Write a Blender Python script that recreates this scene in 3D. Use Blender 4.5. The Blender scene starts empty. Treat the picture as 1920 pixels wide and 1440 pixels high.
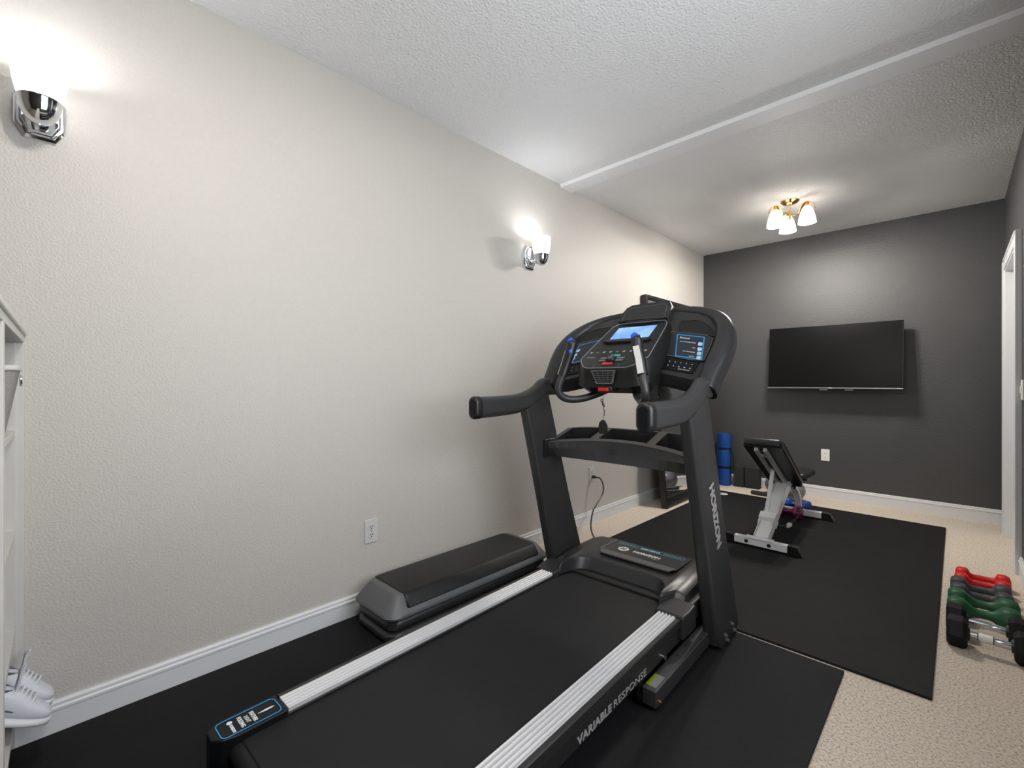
import bpy, bmesh, math, random
from math import sin, cos, pi, radians, sqrt, atan2
from mathutils import Vector, Matrix
random.seed(7)
SC = bpy.context.scene
COL = SC.collection
H = 1.14
CAM = (1.839*H, 0.0, H)
YAW = atan2(1792-960, 853.0)

# ---------------------------------------------------------------- materials
MATS = {}
def mat(name, col, rough=.5, metal=0., noise=0., nscale=200., bump=0., bscale=300., bdist=.001, emit=None, estr=0., coat=0., spec=.5, cracks=None, trans=0.):
    if name in MATS: return MATS[name]
    m = bpy.data.materials.new(name); m.use_nodes = True
    nt = m.node_tree; N = nt.nodes; L = nt.links
    b = N['Principled BSDF']
    b.inputs['Base Color'].default_value = (*col, 1)
    b.inputs['Roughness'].default_value = rough
    b.inputs['Metallic'].default_value = metal
    b.inputs['Specular IOR Level'].default_value = spec
    b.inputs['Coat Weight'].default_value = coat
    if trans: b.inputs['Transmission Weight'].default_value = trans
    tc = N.new('ShaderNodeTexCoord')
    if noise:
        n = N.new('ShaderNodeTexNoise'); n.inputs['Scale'].default_value = nscale; n.inputs['Detail'].default_value = 3
        r = N.new('ShaderNodeMapRange'); r.inputs['To Min'].default_value = 1-noise; r.inputs['To Max'].default_value = 1+noise
        r.inputs['From Min'].default_value = .3; r.inputs['From Max'].default_value = .7
        mx = N.new('ShaderNodeVectorMath'); mx.operation = 'SCALE'; mx.inputs[0].default_value = col
        L.new(tc.outputs['Object'], n.inputs['Vector']); L.new(n.outputs['Fac'], r.inputs['Value'])
        L.new(r.outputs['Result'], mx.inputs['Scale']); L.new(mx.outputs['Vector'], b.inputs['Base Color'])
    if bump:
        n2 = N.new('ShaderNodeTexNoise'); n2.inputs['Scale'].default_value = bscale; n2.inputs['Detail'].default_value = 2
        bp = N.new('ShaderNodeBump'); bp.inputs['Strength'].default_value = bump; bp.inputs['Distance'].default_value = bdist
        L.new(tc.outputs['Object'], n2.inputs['Vector']); L.new(n2.outputs['Fac'], bp.inputs['Height']); L.new(bp.outputs['Normal'], b.inputs['Normal'])
    if emit:
        b.inputs['Emission Color'].default_value = (*emit, 1); b.inputs['Emission Strength'].default_value = estr
    MATS[name] = m
    return m

M_wall   = mat('beige_wall_paint', (.555,.530,.490), .5, noise=.015, nscale=60, bump=.6, bscale=150, bdist=.0028)
M_dark   = mat('charcoal_wall_paint', (.063,.063,.064), .42, noise=.03, nscale=90, bump=.7, bscale=150, bdist=.0035)
M_ceil   = mat('textured_ceiling', (.84,.845,.85), .7, bump=.8, bscale=95, bdist=.008)
M_beam   = mat('smooth_ceiling_band', (.86,.87,.88), .6, bump=.15, bscale=60, bdist=.002)
M_trim   = mat('white_trim_paint', (.70,.71,.73), .35)
M_white  = mat('white_plastic', (.88,.88,.86), .35)
M_shelf  = mat('offwhite_laminate', (.60,.59,.56), .4)
M_char   = mat('charcoal_plastic', (.021,.021,.020), .42, noise=.05, nscale=500, bump=.12, bscale=900, bdist=.0005)
M_charm  = mat('charcoal_painted_steel', (.046,.046,.047), .4, metal=.25, noise=.04, nscale=600)
M_arch   = mat('dark_soft_plastic', (.024,.024,.025), .36, spec=.4, noise=.04, nscale=500)
M_black  = mat('black_plastic', (.010,.010,.010), .4)
M_gloss  = mat('black_gloss_panel', (.006,.007,.008), .3, spec=.2)
M_edge   = mat('silver_edge_line', (.30,.31,.32), .3, metal=.5)
M_pod    = mat('black_satin_plastic', (.012,.012,.012), .42, spec=.35, bump=.12, bscale=900, bdist=.0005)
M_pit    = mat('black_recess', (.004,.004,.004), .7)
M_grey   = mat('grey_plastic', (.10,.10,.10), .4)
M_belt   = mat('running_belt_rubber', (.011,.011,.0115), .6, spec=.22, noise=.25, nscale=900, bump=.4, bscale=1200, bdist=.0006)
M_rubber = mat('rubber_mat', (.0085,.0085,.0095), .7, spec=.18, noise=.28, nscale=260, bump=.5, bscale=700, bdist=.0009)
M_rubber2= mat('rubber_mat_fine', (.010,.010,.0105), .7, spec=.18, noise=.15, nscale=14, bump=.5, bscale=800, bdist=.0008)
M_alu    = mat('ribbed_aluminium', (.58,.58,.59), .42, metal=.2)
M_letter = mat('white_print', (.75,.75,.75), .5)
M_letg   = mat('grey_print', (.36,.36,.36), .5)
M_letd   = mat('dim_grey_print', (.15,.15,.15), .5)
M_blue   = mat('blue_print', (.02,.30,.70), .4)
M_teal   = mat('teal_print', (.03,.42,.55), .5)
M_bluec  = mat('blue_button', (.005,.09,.75), .35)
M_red    = mat('red_key', (.55,.015,.012), .35)
M_green  = mat('teal_button', (.02,.38,.30), .4)
M_chrome = mat('chrome', (.75,.77,.80), .08, metal=1.)
M_bright = mat('silver_grip_plate', (.62,.62,.60), .35, metal=.3)
M_steelw = mat('white_powder_coat', (.90,.90,.89), .3)
M_steelg = mat('grey_powder_coat', (.42,.42,.42), .4)
M_leather= mat('black_vinyl', (.015,.015,.016), .38, spec=.4, bump=.25, bscale=500, bdist=.0006)
M_brass  = mat('brushed_brass', (.78,.52,.22), .2, metal=1.)
M_stepg  = mat('grey_step_plastic', (.105,.108,.112), .45, noise=.04, nscale=300)
M_stepb  = mat('black_step_top', (.009,.009,.009), .42, spec=.35, bump=.6, bscale=700, bdist=.001)
M_stepr  = mat('dark_riser_plastic', (.032,.032,.033), .4)
M_yblue  = mat('blue_foam_mat', (.005,.068,.31), .5, noise=.06, nscale=300)
M_block  = mat('dark_foam_block', (.020,.021,.024), .75, noise=.12, nscale=300)
M_ball   = mat('grey_purple_rubber', (.13,.12,.15), .35)
M_ball2  = mat('grey_rubber_ball', (.22,.22,.23), .4)
M_dred   = mat('red_neoprene', (.62,.008,.006), .5)
M_dgrey  = mat('slate_neoprene', (.045,.052,.058), .55)
M_dgreen = mat('green_neoprene', (.012,.095,.035), .5)
M_dblue  = mat('blue_neoprene', (.004,.05,.28), .45)
M_dpurp  = mat('purple_vinyl', (.20,.012,.085), .18, coat=.5)
M_hex    = mat('black_hex_rubber', (.008,.008,.009), .6, spec=.25, noise=.1, nscale=300)
M_frame  = mat('black_mirror_frame', (.011,.011,.011), .35)
M_mirror = mat('mirror_glass', (.86,.88,.88), .01, metal=1.)
M_tv     = mat('tv_glass', (.003,.003,.003), .30, spec=.14)
M_tvb    = mat('tv_bezel', (.02,.02,.02), .35)
M_silver = mat('silver_strip', (.35,.35,.35), .3, metal=.8)
M_fabric = mat('grey_felt', (.30,.29,.28), .9, noise=.35, nscale=500, bump=.4, bscale=600, bdist=.001)
M_rope   = mat('offwhite_canvas', (.62,.61,.58), .8)
M_shoe   = mat('white_mesh_fabric', (.66,.68,.74), .7, noise=.05, nscale=500, bump=.3, bscale=900, bdist=.0008)
M_sole   = mat('white_foam_sole', (.72,.73,.74), .5)
M_shoeg  = mat('grey_shoe_lining', (.10,.115,.13), .8)
M_glass  = mat('added_window_glass', (1,1,1), .0, trans=1.)
M_yellow = mat('yellow_print', (.15,.20,.012), .5)
M_pad    = mat('grey_wall_plate', (.60,.60,.58), .4)
M_cord   = mat('black_cord', (.012,.012,.012), .4)

def lamp_glass(name, col, es, tr=.55):
    m = bpy.data.materials.new(name); m.use_nodes = True
    nt = m.node_tree; N = nt.nodes; L = nt.links
    b = N['Principled BSDF']; b.inputs['Base Color'].default_value = (.8,.8,.8,1); b.inputs['Roughness'].default_value = .25
    b.inputs['Emission Color'].default_value = (*col,1); b.inputs['Emission Strength'].default_value = es
    t = N.new('ShaderNodeBsdfTranslucent'); t.inputs['Color'].default_value = (.9,.9,.9,1)
    mx = N.new('ShaderNodeMixShader'); mx.inputs['Fac'].default_value = tr
    L.new(b.outputs[0], mx.inputs[1]); L.new(t.outputs[0], mx.inputs[2]); L.new(mx.outputs[0], N['Material Output'].inputs['Surface'])
    return m
M_sglass = lamp_glass('frosted_glass_cool', (.93,.96,1.), .18, .30)
M_cglass = lamp_glass('frosted_glass_warm', (1.,.90,.80), 1.0, .36)
M_bulb   = mat('glowing_bulb', (1,1,1), .4, emit=(1.,.95,.88), estr=9.)
M_screen = None
def screen_mat():
    m = bpy.data.materials.new('console_lcd'); m.use_nodes = True
    nt = m.node_tree; N = nt.nodes; L = nt.links
    b = N['Principled BSDF']; b.inputs['Base Color'].default_value = (.02,.03,.05,1); b.inputs['Roughness'].default_value = .2
    tc = N.new('ShaderNodeTexCoord'); n = N.new('ShaderNodeTexNoise'); n.inputs['Scale'].default_value = 9
    r = N.new('ShaderNodeValToRGB'); r.color_ramp.elements[0].color = (.10,.33,.95,1); r.color_ramp.elements[1].color = (.40,.70,1.,1)
    r.color_ramp.elements[0].position = .35; r.color_ramp.elements[1].position = .65
    L.new(tc.outputs['Object'], n.inputs['Vector']); L.new(n.outputs['Fac'], r.inputs[0]); L.new(r.outputs[0], b.inputs['Emission Color'])
    b.inputs['Emission Strength'].default_value = .40
    return m
M_screen = screen_mat()

def carpet_mat():
    m = bpy.data.materials.new('beige_carpet'); m.use_nodes = True
    nt = m.node_tree; N = nt.nodes; L = nt.links
    b = N['Principled BSDF']; b.inputs['Roughness'].default_value = .95; b.inputs['Specular IOR Level'].default_value = .1
    tc = N.new('ShaderNodeTexCoord')
    n = N.new('ShaderNodeTexNoise'); n.inputs['Scale'].default_value = 120; n.inputs['Detail'].default_value = 6; n.inputs['Roughness'].default_value = .85
    r = N.new('ShaderNodeValToRGB'); e = r.color_ramp.elements
    e[0].position = .37; e[0].color = (.17,.125,.095,1); e[1].position = .57; e[1].color = (.93,.84,.72,1)
    k = r.color_ramp.elements.new(.47); k.color = (.77,.66,.54,1)
    bp = N.new('ShaderNodeBump'); bp.inputs['Strength'].default_value = .9; bp.inputs['Distance'].default_value = .008
    n2 = N.new('ShaderNodeTexNoise'); n2.inputs['Scale'].default_value = 190; n2.inputs['Detail'].default_value = 6; n2.inputs['Roughness'].default_value = .75
    L.new(tc.outputs['Object'], n.inputs['Vector']); L.new(tc.outputs['Object'], n2.inputs['Vector'])
    L.new(n.outputs['Fac'], r.inputs[0]); L.new(r.outputs[0], b.inputs['Base Color'])
    L.new(n2.outputs['Fac'], bp.inputs['Height']); L.new(bp.outputs['Normal'], b.inputs['Normal'])
    return m
M_carpet = carpet_mat()

# ---------------------------------------------------------------- mesh helpers
class G:
    """one mesh object under construction"""
    def __init__(s): s.v = []; s.f = []
    def add(s, vs, fs):
        o = len(s.v); s.v += [tuple(p) for p in vs]; s.f += [tuple(i+o for i in f) for f in fs]; return s
    def box(s, x0, x1, y0, y1, z0, z1):
        return s.add([(x0,y0,z0),(x1,y0,z0),(x1,y1,z0),(x0,y1,z0),(x0,y0,z1),(x1,y0,z1),(x1,y1,z1),(x0,y1,z1)],
                     [(3,2,1,0),(4,5,6,7),(0,1,5,4),(1,2,6,5),(2,3,7,6),(3,0,4,7)])
    def hexa(s, bot, top):
        n = len(bot)
        return s.add(list(bot)+list(top), [tuple(range(n-1,-1,-1)), tuple(range(n,2*n))]+[(i,(i+1)%n,n+(i+1)%n,n+i) for i in range(n)])
    def rings(s, rs, closed=True, cap0=True, cap1=True, loop=False):
        n = len(rs[0]); vs = [p for r in rs for p in r]; fs = []
        R = len(rs)
        for k in range(R if loop else R-1):
            a = k*n; b = ((k+1)%R)*n
            for i in range(n if closed else n-1):
                j = (i+1)%n; fs.append((a+i,a+j,b+j,b+i))
        if closed and cap0 and not loop: fs.append(tuple(range(n-1,-1,-1)))
        if closed and cap1 and not loop: fs.append(tuple((R-1)*n+i for i in range(n)))
        return s.add(vs, fs)
    def sweep(s, path, prof, up=(0,0,1), scale=None, cap=True):
        """prof: (a,b) section points, a along side, b along up"""
        P = [Vector(p) for p in path]; up = Vector(up); rs = []
        for i, p in enumerate(P):
            t = (P[min(i+1,len(P)-1)]-P[max(i-1,0)]).normalized()
            side = t.cross(up)
            if side.length < 1e-4: side = t.cross(Vector((1,.01,0)))
            side.normalize(); u = side.cross(t).normalized()
            sc = scale[i] if scale else (1,1)
            if not isinstance(sc, tuple): sc = (sc, sc)
            rs.append([p+side*a*sc[0]+u*b*sc[1] for a, b in prof])
        return s.rings(rs, True, cap, cap)
    def tube(s, path, r, n=12, smooth=0, cap=True):
        if smooth:
            if isinstance(r, list): r = [q[0] for q in lerp_list([(q,) for q in r], smooth)]
            path = spline(path, smooth)
        P = [Vector(p) for p in path]; rs = []
        t0 = (P[1]-P[0]).normalized(); side = t0.cross(Vector((.13,.21,.97))).normalized()
        for i, p in enumerate(P):
            t = (P[min(i+1,len(P)-1)]-P[max(i-1,0)]).normalized()
            side = (side - t*side.dot(t)).normalized(); u = t.cross(side)
            rr = r[i] if isinstance(r, (list, tuple)) else r
            rs.append([p+side*rr*cos(2*pi*k/n)+u*rr*sin(2*pi*k/n) for k in range(n)])
        return s.rings(rs, True, cap, cap)
    def lathe(s, c, axis, prof, n=32, cap=True, sq=None):
        """prof: (radius, height along axis)"""
        a = Vector(axis).normalized(); e = a.cross(Vector((0,0,1)) if abs(a.z) < .9 else Vector((1,0,0))).normalized(); g = a.cross(e); c = Vector(c)
        return s.rings([[c+a*h+(e*cos(2*pi*k/n)+g*sin(2*pi*k/n))*r for k in range(n)] for r, h in prof], True, cap, cap)
    def poly(s, pts, d):
        d = Vector(d); return s.hexa([Vector(p) for p in pts], [Vector(p)+d for p in pts])
    def obj(s, name, m, parent=None, bev=0, seg=2, smooth=True, sub=0, ang=35, loc=None):
        me = bpy.data.meshes.new(name); me.from_pydata(s.v, [], s.f)
        bm = bmesh.new(); bm.from_mesh(me); bmesh.ops.recalc_face_normals(bm, faces=bm.faces); bm.to_mesh(me); bm.free()
        me.materials.append(m)
        for p in me.polygons: p.use_smooth = smooth
        o = bpy.data.objects.new(name, me); COL.objects.link(o)
        if parent: o.parent = parent
        if bev:
            b = o.modifiers.new('bevel', 'BEVEL'); b.width = bev; b.segments = seg; b.limit_method = 'ANGLE'; b.angle_limit = radians(30); b.use_clamp_overlap = True
        if sub:
            q = o.modifiers.new('sub', 'SUBSURF'); q.levels = sub; q.render_levels = sub
        if smooth: me.set_sharp_from_angle(angle=radians(ang)) if not bev and not sub else None
        if bev and smooth:
            w = o.modifiers.new('wn', 'WEIGHTED_NORMAL'); w.keep_sharp = True
        if loc: o.location = loc
        return o

def spline(pts, k=6):
    P = [Vector(p) for p in pts]; out = []
    for i in range(len(P)-1):
        p0 = P[max(i-1,0)]; p1 = P[i]; p2 = P[i+1]; p3 = P[min(i+2,len(P)-1)]
        for j in range(k):
            t = j/k
            out.append(.5*((2*p1)+(-p0+p2)*t+(2*p0-5*p1+4*p2-p3)*t*t+(-p0+3*p1-3*p2+p3)*t**3))
    out.append(P[-1]); return out
def lerp_list(vals, k):
    out = []
    for i in range(len(vals)-1):
        for j in range(k):
            a, b = vals[i], vals[i+1]; t = j/k
            out.append(tuple(x+(y-x)*t for x, y in zip(a, b)))
    out.append(vals[-1]); return out
def stadium(w, h, n=8, r=None):
    """rounded rect section, w along a, h along b"""
    r = min(w, h)/2*.999 if r is None else r; out = []
    for cx, cy, a0 in ((w/2-r, h/2-r, 0), (-w/2+r, h/2-r, 90), (-w/2+r, -h/2+r, 180), (w/2-r, -h/2+r, 270)):
        for k in range(n+1):
            a = radians(a0+90*k/n); out.append((cx+r*cos(a), cy+r*sin(a)))
    return out

def thing(name, label, cat, loc=(0,0,0), rz=0, group=None):
    o = bpy.data.objects.new(name, None); COL.objects.link(o); o.location = loc; o.rotation_euler = (0,0,rz)
    o.empty_display_size = .1
    o['label'] = label; o['category'] = cat
    if group: o['group'] = group
    return o
def tag(o, label, cat, group=None):
    o['label'] = label; o['category'] = cat
    if group: o['group'] = group
    return o
def struct(o): o['kind'] = 'structure'; return o
def text(name, body, size, origin, xdir, ydir, m, parent, bold=0., depth=.0006, align='CENTER', xs=1., fit=None):
    cu = bpy.data.curves.new(name, 'FONT'); cu.body = body; cu.size = size; cu.align_x = align; cu.align_y = 'CENTER'; cu.offset = bold; cu.extrude = depth
    cu.resolution_u = 3
    t = bpy.data.objects.new(name+'_tmp', cu); COL.objects.link(t)
    dg = bpy.context.evaluated_depsgraph_get()
    me = bpy.data.meshes.new_from_object(t.evaluated_get(dg)); bpy.data.objects.remove(t); bpy.data.curves.remove(cu)
    if fit: xs = fit/(max(v.co.x for v in me.vertices)-min(v.co.x for v in me.vertices))
    X = Vector(xdir).normalized(); Y = Vector(ydir); Y = (Y-X*Y.dot(X)).normalized(); Z = X.cross(Y)
    Mx = Matrix((X*xs, Y, Z)).transposed().to_4x4(); Mx.translation = Vector(origin)
    me.transform(Mx); me.materials.clear(); me.materials.append(m); me.name = name
    o = bpy.data.objects.new(name, me); COL.objects.link(o)
    if parent: o.parent = parent
    return o

# ---------------------------------------------------------------- room shell
RW = 2.376; EY = 5.336; CZ = 2.597; BY = -3.2
def wall(name, x0, x1, y0, y1, z0, z1, m): return struct(G().box(x0,x1,y0,y1,z0,z1).obj(name, m, smooth=False))
wall('floor', -.12, RW+.12, BY-.12, EY+.12, -.1, 0, M_carpet)
wall('ceiling', -.12, RW+.12, BY-.12, EY+.12, CZ, CZ+.1, M_ceil)
wall('wall_left', -.12, 0, BY-.12, EY+.12, 0, CZ, M_wall)
wall('wall_end', 0, RW, EY, EY+.12, 0, CZ, M_dark)
DY0, DY1, DZ = 4.075, 4.905, 1.955
WY0, WY1, WZ0, WZ1 = .30, 1.90, .85, 2.15
g = G(); g.box(RW, RW+.12, BY-.12, WY0, 0, CZ); g.box(RW, RW+.12, WY1, DY0, 0, CZ); g.box(RW, RW+.12, WY0, WY1, 0, WZ0); g.box(RW, RW+.12, WY0, WY1, WZ1, CZ)
g.box(RW, RW+.12, DY1, EY+.12, 0, CZ); g.box(RW, RW+.12, DY0, DY1, DZ, CZ)
struct(g.obj('wall_right', M_dark, smooth=False))
wall('wall_back', 0, RW, BY-.12, BY, 0, CZ, M_wall)
w = struct(G().box(RW+.095, RW+.10, WY0, WY1, WZ0, WZ1).obj('added_window_1', M_glass, smooth=False))  # unseen pane and frame, added to light the room from the right
g = G()
for a_ in ((WY0,WY0+.05,WZ0,WZ1),(WY1-.05,WY1,WZ0,WZ1),(WY0,WY1,WZ0,WZ0+.05),(WY0,WY1,WZ1-.05,WZ1),((WY0+WY1)/2-.02,(WY0+WY1)/2+.02,WZ0,WZ1)):
    g.box(RW+.07,RW+.12,a_[0],a_[1],a_[2],a_[3])
g.obj('added_window_frame', M_trim, w, smooth=False)
# ceiling band, a slight drop with a softened near edge
band = G().add([(0,2.655,CZ),(0,2.665,CZ-.020),(0,2.80,CZ-.020),(0,2.815,CZ)]+[(RW,y,z) for y,z in ((2.655,CZ),(2.665,CZ-.020),(2.80,CZ-.020),(2.815,CZ))],
    [(0,1,5,4),(1,2,6,5),(2,3,7,6),(3,0,4,7),(0,3,2,1),(4,5,6,7)])
struct(band.obj('trim_1', M_beam, smooth=False))
def baseboard(name, a, b, n, h=.110):
    """a,b floor points on the wall, n inward normal"""
    a = Vector((*a,0)); b = Vector((*b,0)); n = Vector((*n,0))
    prof = [(0,0),(.014,0),(.014,h-.030),(.0165,h-.028),(.0165,h-.020),(.012,h-.016),(.012,h-.006),(.008,h),(0,h)]
    rs = [[p+n*x+Vector((0,0,z)) for x, z in prof] for p in (a, b)]
    return struct(G().rings(rs).obj(name, M_trim, smooth=False))
baseboard('baseboard_left', (0,BY), (0,EY), (1,0), .104)
baseboard('baseboard_end', (0,EY), (RW,EY), (0,-1))
baseboard('baseboard_right', (RW,BY), (RW,DY0-.082), (-1,0))
# door in the right wall
cx = RW-.030
d1 = G(); y0, y1, zt = 3.995, 4.985, 2.035
d1.box(cx, RW, y0, y0+.08, 0, zt); d1.box(cx, RW, y1-.08, y1, 0, zt); d1.box(cx, RW, y0+.08, y1-.08, zt-.08, zt)
d1.box(cx+.006, RW+.12, DY1-.012, DY1+.0, 0, DZ); d1.box(cx+.006, RW+.12, DY0, DY0+.012, 0, DZ); d1.box(cx+.006, RW+.12, DY0+.012, DY1-.012, DZ-.012, DZ)
do = struct(d1.obj('door_1', M_trim, bev=.003))
s = G(); s.box(RW+.045, RW+.08, DY0+.014, DY1-.014, .008, DZ-.014); s.obj('door_slab', M_trim, do, bev=.002)
s = G(); s.box(cx-.004, cx, y1-.09+.012, y1-.004, 0, zt-.004); s.box(cx-.004, cx, y0+.004, y1-.004, zt-.02, zt-.004); s.obj('casing_bead', M_trim, do, bev=.0015)
s = G(); s.lathe((RW+.045,DY0+.07,.93), (-1,0,0), [(.026,0),(.026,.006),(.011,.008),(.011,.03),(.026,.036),(.028,.05),(.018,.062),(0.002,.064)], 24); s.obj('door_knob', M_chrome, do)

# ---------------------------------------------------------------- outlets and switch
def outlet(name, label, origin, xd, nd, m=M_pad, decora=False):
    o = thing(name, label, 'outlet', origin)
    xd = Vector(xd); nd = Vector(nd); U = Vector((0,0,1))
    def P(a, b, c): return xd*a+U*b+nd*c
    def slab(w, h, c0, c1, ca=0, cb=0, r=.004, n=3):
        pr = stadium(w, h, n, r); return [[P(ca+x, cb+y, c) for x, y in pr] for c in (c0, c1)]
    G().rings(slab(.070,.114,0,.006)).obj('cover_plate', m, o, bev=.0015)
    if decora:
        G().rings(slab(.034,.068,.006,.0075)).obj('receptacle', M_white, o)
        for s_ in (-.007,.007): G().rings(slab(.005,.006,.0075,.0082,s_,.014,.001,1)).obj('slot', M_pit, o)
        G().rings(slab(.014,.002,.0075,.0082,0,-.022,.0005,1)).obj('slot', M_pit, o)
        return o
    for sgn in (1,-1):
        r = G().rings(slab(.034,.029,.006,.0082,0,sgn*.0195,.012,5)).obj('receptacle', m, o)
        for sx in (-.006,.006): G().rings(slab(.0028,.009,.0082,.0088,sx,sgn*.0195+.004,.0005,1)).obj('slot', M_pit, r)
        G().rings(slab(.006,.006,.0082,.0088,0,sgn*.0195-.007,.0025,3)).obj('slot', M_pit, r)
    G().rings(slab(.006,.006,.006,.0075,0,0,.0028,3)).obj('screw', M_silver, o)
    return o
outlet('wall_outlet', 'duplex outlet on the beige wall above the aerobic step, nothing plugged in', (0,1.137,.392), (0,1,0), (1,0,0))
outlet('wall_outlet', 'duplex outlet on the beige wall behind the treadmill with a black plug in it', (0,3.063,.395), (0,1,0), (1,0,0))
outlet('wall_outlet', 'white outlet on the charcoal wall below the television', (1.182,EY,.418), (1,0,0), (0,-1,0), M_white, True)
sw = thing('light_switch', 'white light switch on the right wall beside the door casing', 'light switch', (RW,3.93,1.09))
G().box(-.008,0,-.04,.04,-.058,.058).obj('cover_plate', M_white, sw, bev=.003)
G().box(-.014,-.008,-.012,.012,-.02,.02).obj('rocker', M_white, sw, bev=.002)

# power cord
cord = thing('power_cord', 'black power cord looping from the wall outlet down to the treadmill hood', 'power cord', (0,3.063,.375))
cp = [(.045,.0,.0),(.075,.014,-.008),(.10,.017,-.058),(.11,-.006,-.115),(.13,-.117,-.174),(.15,-.197,-.207),(.24,-.356,-.240),(.34,-.496,-.241),(.47,-.65,-.225),(.60,-.78,-.215)]
G().tube(cp, .0055, 10, 8).obj('cable', M_cord, cord)
G().lathe((.0085,0,0), (1,0,0), [(.010,0),(.0125,.004),(.013,.02),(.008,.032),(.006,.045),(.0045,.05)], 16).obj('plug', M_cord, cord)

# ---------------------------------------------------------------- wall sconces
def sconce(label, y, z):
    o = thing('wall_sconce', label, 'wall lamp', (0,y,z), group='frosted glass wall sconces')
    # elongated octagonal back plate with chamfered border
    def octo(w, h, x):
        return [(x, w*a, h*b) for a, b in ((-.5,-.26),(-.30,-.5),(.30,-.5),(.5,-.26),(.5,.26),(.30,.5),(-.30,.5),(-.5,.26))]
    G().rings([octo(.118,.160,0), octo(.118,.160,.010), octo(.104,.144,.018), octo(.092,.130,.018), octo(.084,.122,.030)]).obj('back_plate', M_chrome, o, bev=.001)
    G().sweep(spline([(.026,0,-.015),(.050,0,-.035),(.080,0,-.035)],5), stadium(.040,.020,4), (0,0,1)).obj('arm', M_chrome, o)
    for s_ in (-.03,.03): G().lathe((.030,s_,-.0), (1,0,0), [(.004,0),(.004,.004),(.001,.006)], 10).obj('screw', M_silver, o)
    G().lathe((.115,0,-.003), (0,0,1), [(.002,-.068),(.014,-.066),(.028,-.057),(.039,-.042),(.046,-.022),(.049,0),(.051,.003),(.046,.003)], 32, cap=False).obj('cup', M_chrome, o)
    G().lathe((.115,0,-.004), (0,0,1), [(.042,0),(.050,.012),(.057,.040),(.0615,.075),(.0635,.117),(.0605,.117),(.0585,.075),(.054,.040),(.047,.012),(.038,.004)], 36, cap=False).obj('glass_shade', M_sglass, o)
    G().lathe((.115,0,.004), (0,0,1), [(.010,0),(.014,.01),(.024,.035),(.026,.055),(.018,.074),(.004,.082)], 18).obj('bulb', M_bulb, o)
    return o
sconce('larger-looking chrome sconce with frosted glass bowl, high above the white shelf unit', -.012, 1.988)
sconce('chrome sconce with frosted glass bowl on the beige wall above the treadmill', 2.312, 1.984)

# ---------------------------------------------------------------- ceiling light
def ceiling_light(label, loc):
    o = thing('ceiling_light', label, 'ceiling light', loc)
    G().lathe((0,0,0), (0,0,-1), [(.066,-.001),(.066,.006),(.052,.020),(.020,.030),(.006,.032)], 32).obj('canopy', M_brass, o)
    G().lathe((0,0,-.028), (0,0,-1), [(.007,0),(.007,.085)], 16).obj('stem', M_brass, o)
    G().lathe((0,0,-.112), (0,0,-1), [(.010,-.004),(.020,0),(.022,.016),(.014,.026),(.006,.036),(.001,.040)], 20).obj('hub', M_brass, o)
    for a in (-10, 110, 230):
        c, s_ = cos(radians(a)), sin(radians(a))
        def Q(r, z, t=0): return (r*c-t*s_, r*s_+t*c, z)
        path = spline([Q(.066,-.122),Q(.078,-.085),Q(.100,-.056),Q(.126,-.047),Q(.152,-.057),Q(.172,-.082),Q(.180,-.108)], 5)
        G().tube([Q(.010,-.124),Q(.072,-.122)], .0055, 10).obj('arm_rod', M_brass, o)
        n = len(path); sc = [(.45+.9*sin(pi*min(1,i/(n-1)*1.1)), 1) for i in range(n)]
        G().sweep(path, stadium(.030,.005,3), (0,0,1), sc).obj('arm', M_brass, o)
        G().lathe(Q(.125,-.052), (0,0,-1), [(.006,0),(.012,.008),(.016,.02),(.019,.038)], 18).obj('socket', M_brass, o)
        G().lathe(Q(.125,-.080), (0,0,-1), [(.018,0),(.034,.018),(.046,.05),(.056,.09),(.063,.132),(.060,.132),(.053,.09),(.043,.05),(.031,.02),(.014,.003)], 32, cap=False).obj('glass_shade', M_cglass, o)
        G().lathe(Q(.125,-.100), (0,0,-1), [(.010,0),(.012,.02),(.024,.055),(.028,.075),(.020,.098),(.003,.106)], 18).obj('bulb', M_bulb, o)
    return o
LX, LY = 1.137, 4.20
ceiling_light('brass ceiling light with three frosted bell shades in front of the charcoal wall', (LX,LY,CZ))
ceiling_light('added fill light built as a brass ceiling light with three bell shades, overhead beside the camera, unseen', (1.35,.35,CZ))  # unseen extra fixture, added to brighten the near half of the room

# ---------------------------------------------------------------- television
TVH = .60
tv = thing('television', 'black flat screen television tilted down on the charcoal wall', 'television', (1.2485,5.176,1.376))
ta = atan2(.058,TVH)
TM = Matrix.Rotation(-ta, 4, 'X')
def tvp(g): g.v = [tuple(TM @ Vector((p[0]*.988,p[1],p[2]*.995))) for p in g.v]; return g
tvp(G().box(-.532,.532,-.002,.030,-.304,.304)).obj('housing', M_tvb, tv, bev=.004)
tvp(G().box(-.526,.526,-.0045,-.001,-.292,.300)).obj('screen', M_tv, tv)
tvp(G().box(-.532,.532,-.006,.004,-.306,-.298)).obj('bottom_strip', M_silver, tv)
tvp(G().box(-.30,.30,.028,.075,-.20,.16)).obj('rear_cover', M_tvb, tv, bev=.01)
tvp(G().box(-.012,.020,-.0075,-.005,-.305,-.300)).obj('brand_badge', M_white, tv)
tvp(G().box(.49,.52,-.0075,-.005,-.3045,-.3005)).obj('model_badge', M_white, tv)
for a in (-.085, .115): tvp(G().box(a,a+.062,.02,.035,-.322,-.311)).obj('mount_foot', M_steelg, tv, bev=.001)
G().box(-.2,.2,.075,.1595,-.10,.10).obj('wall_bracket', M_tvb, tv)

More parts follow.
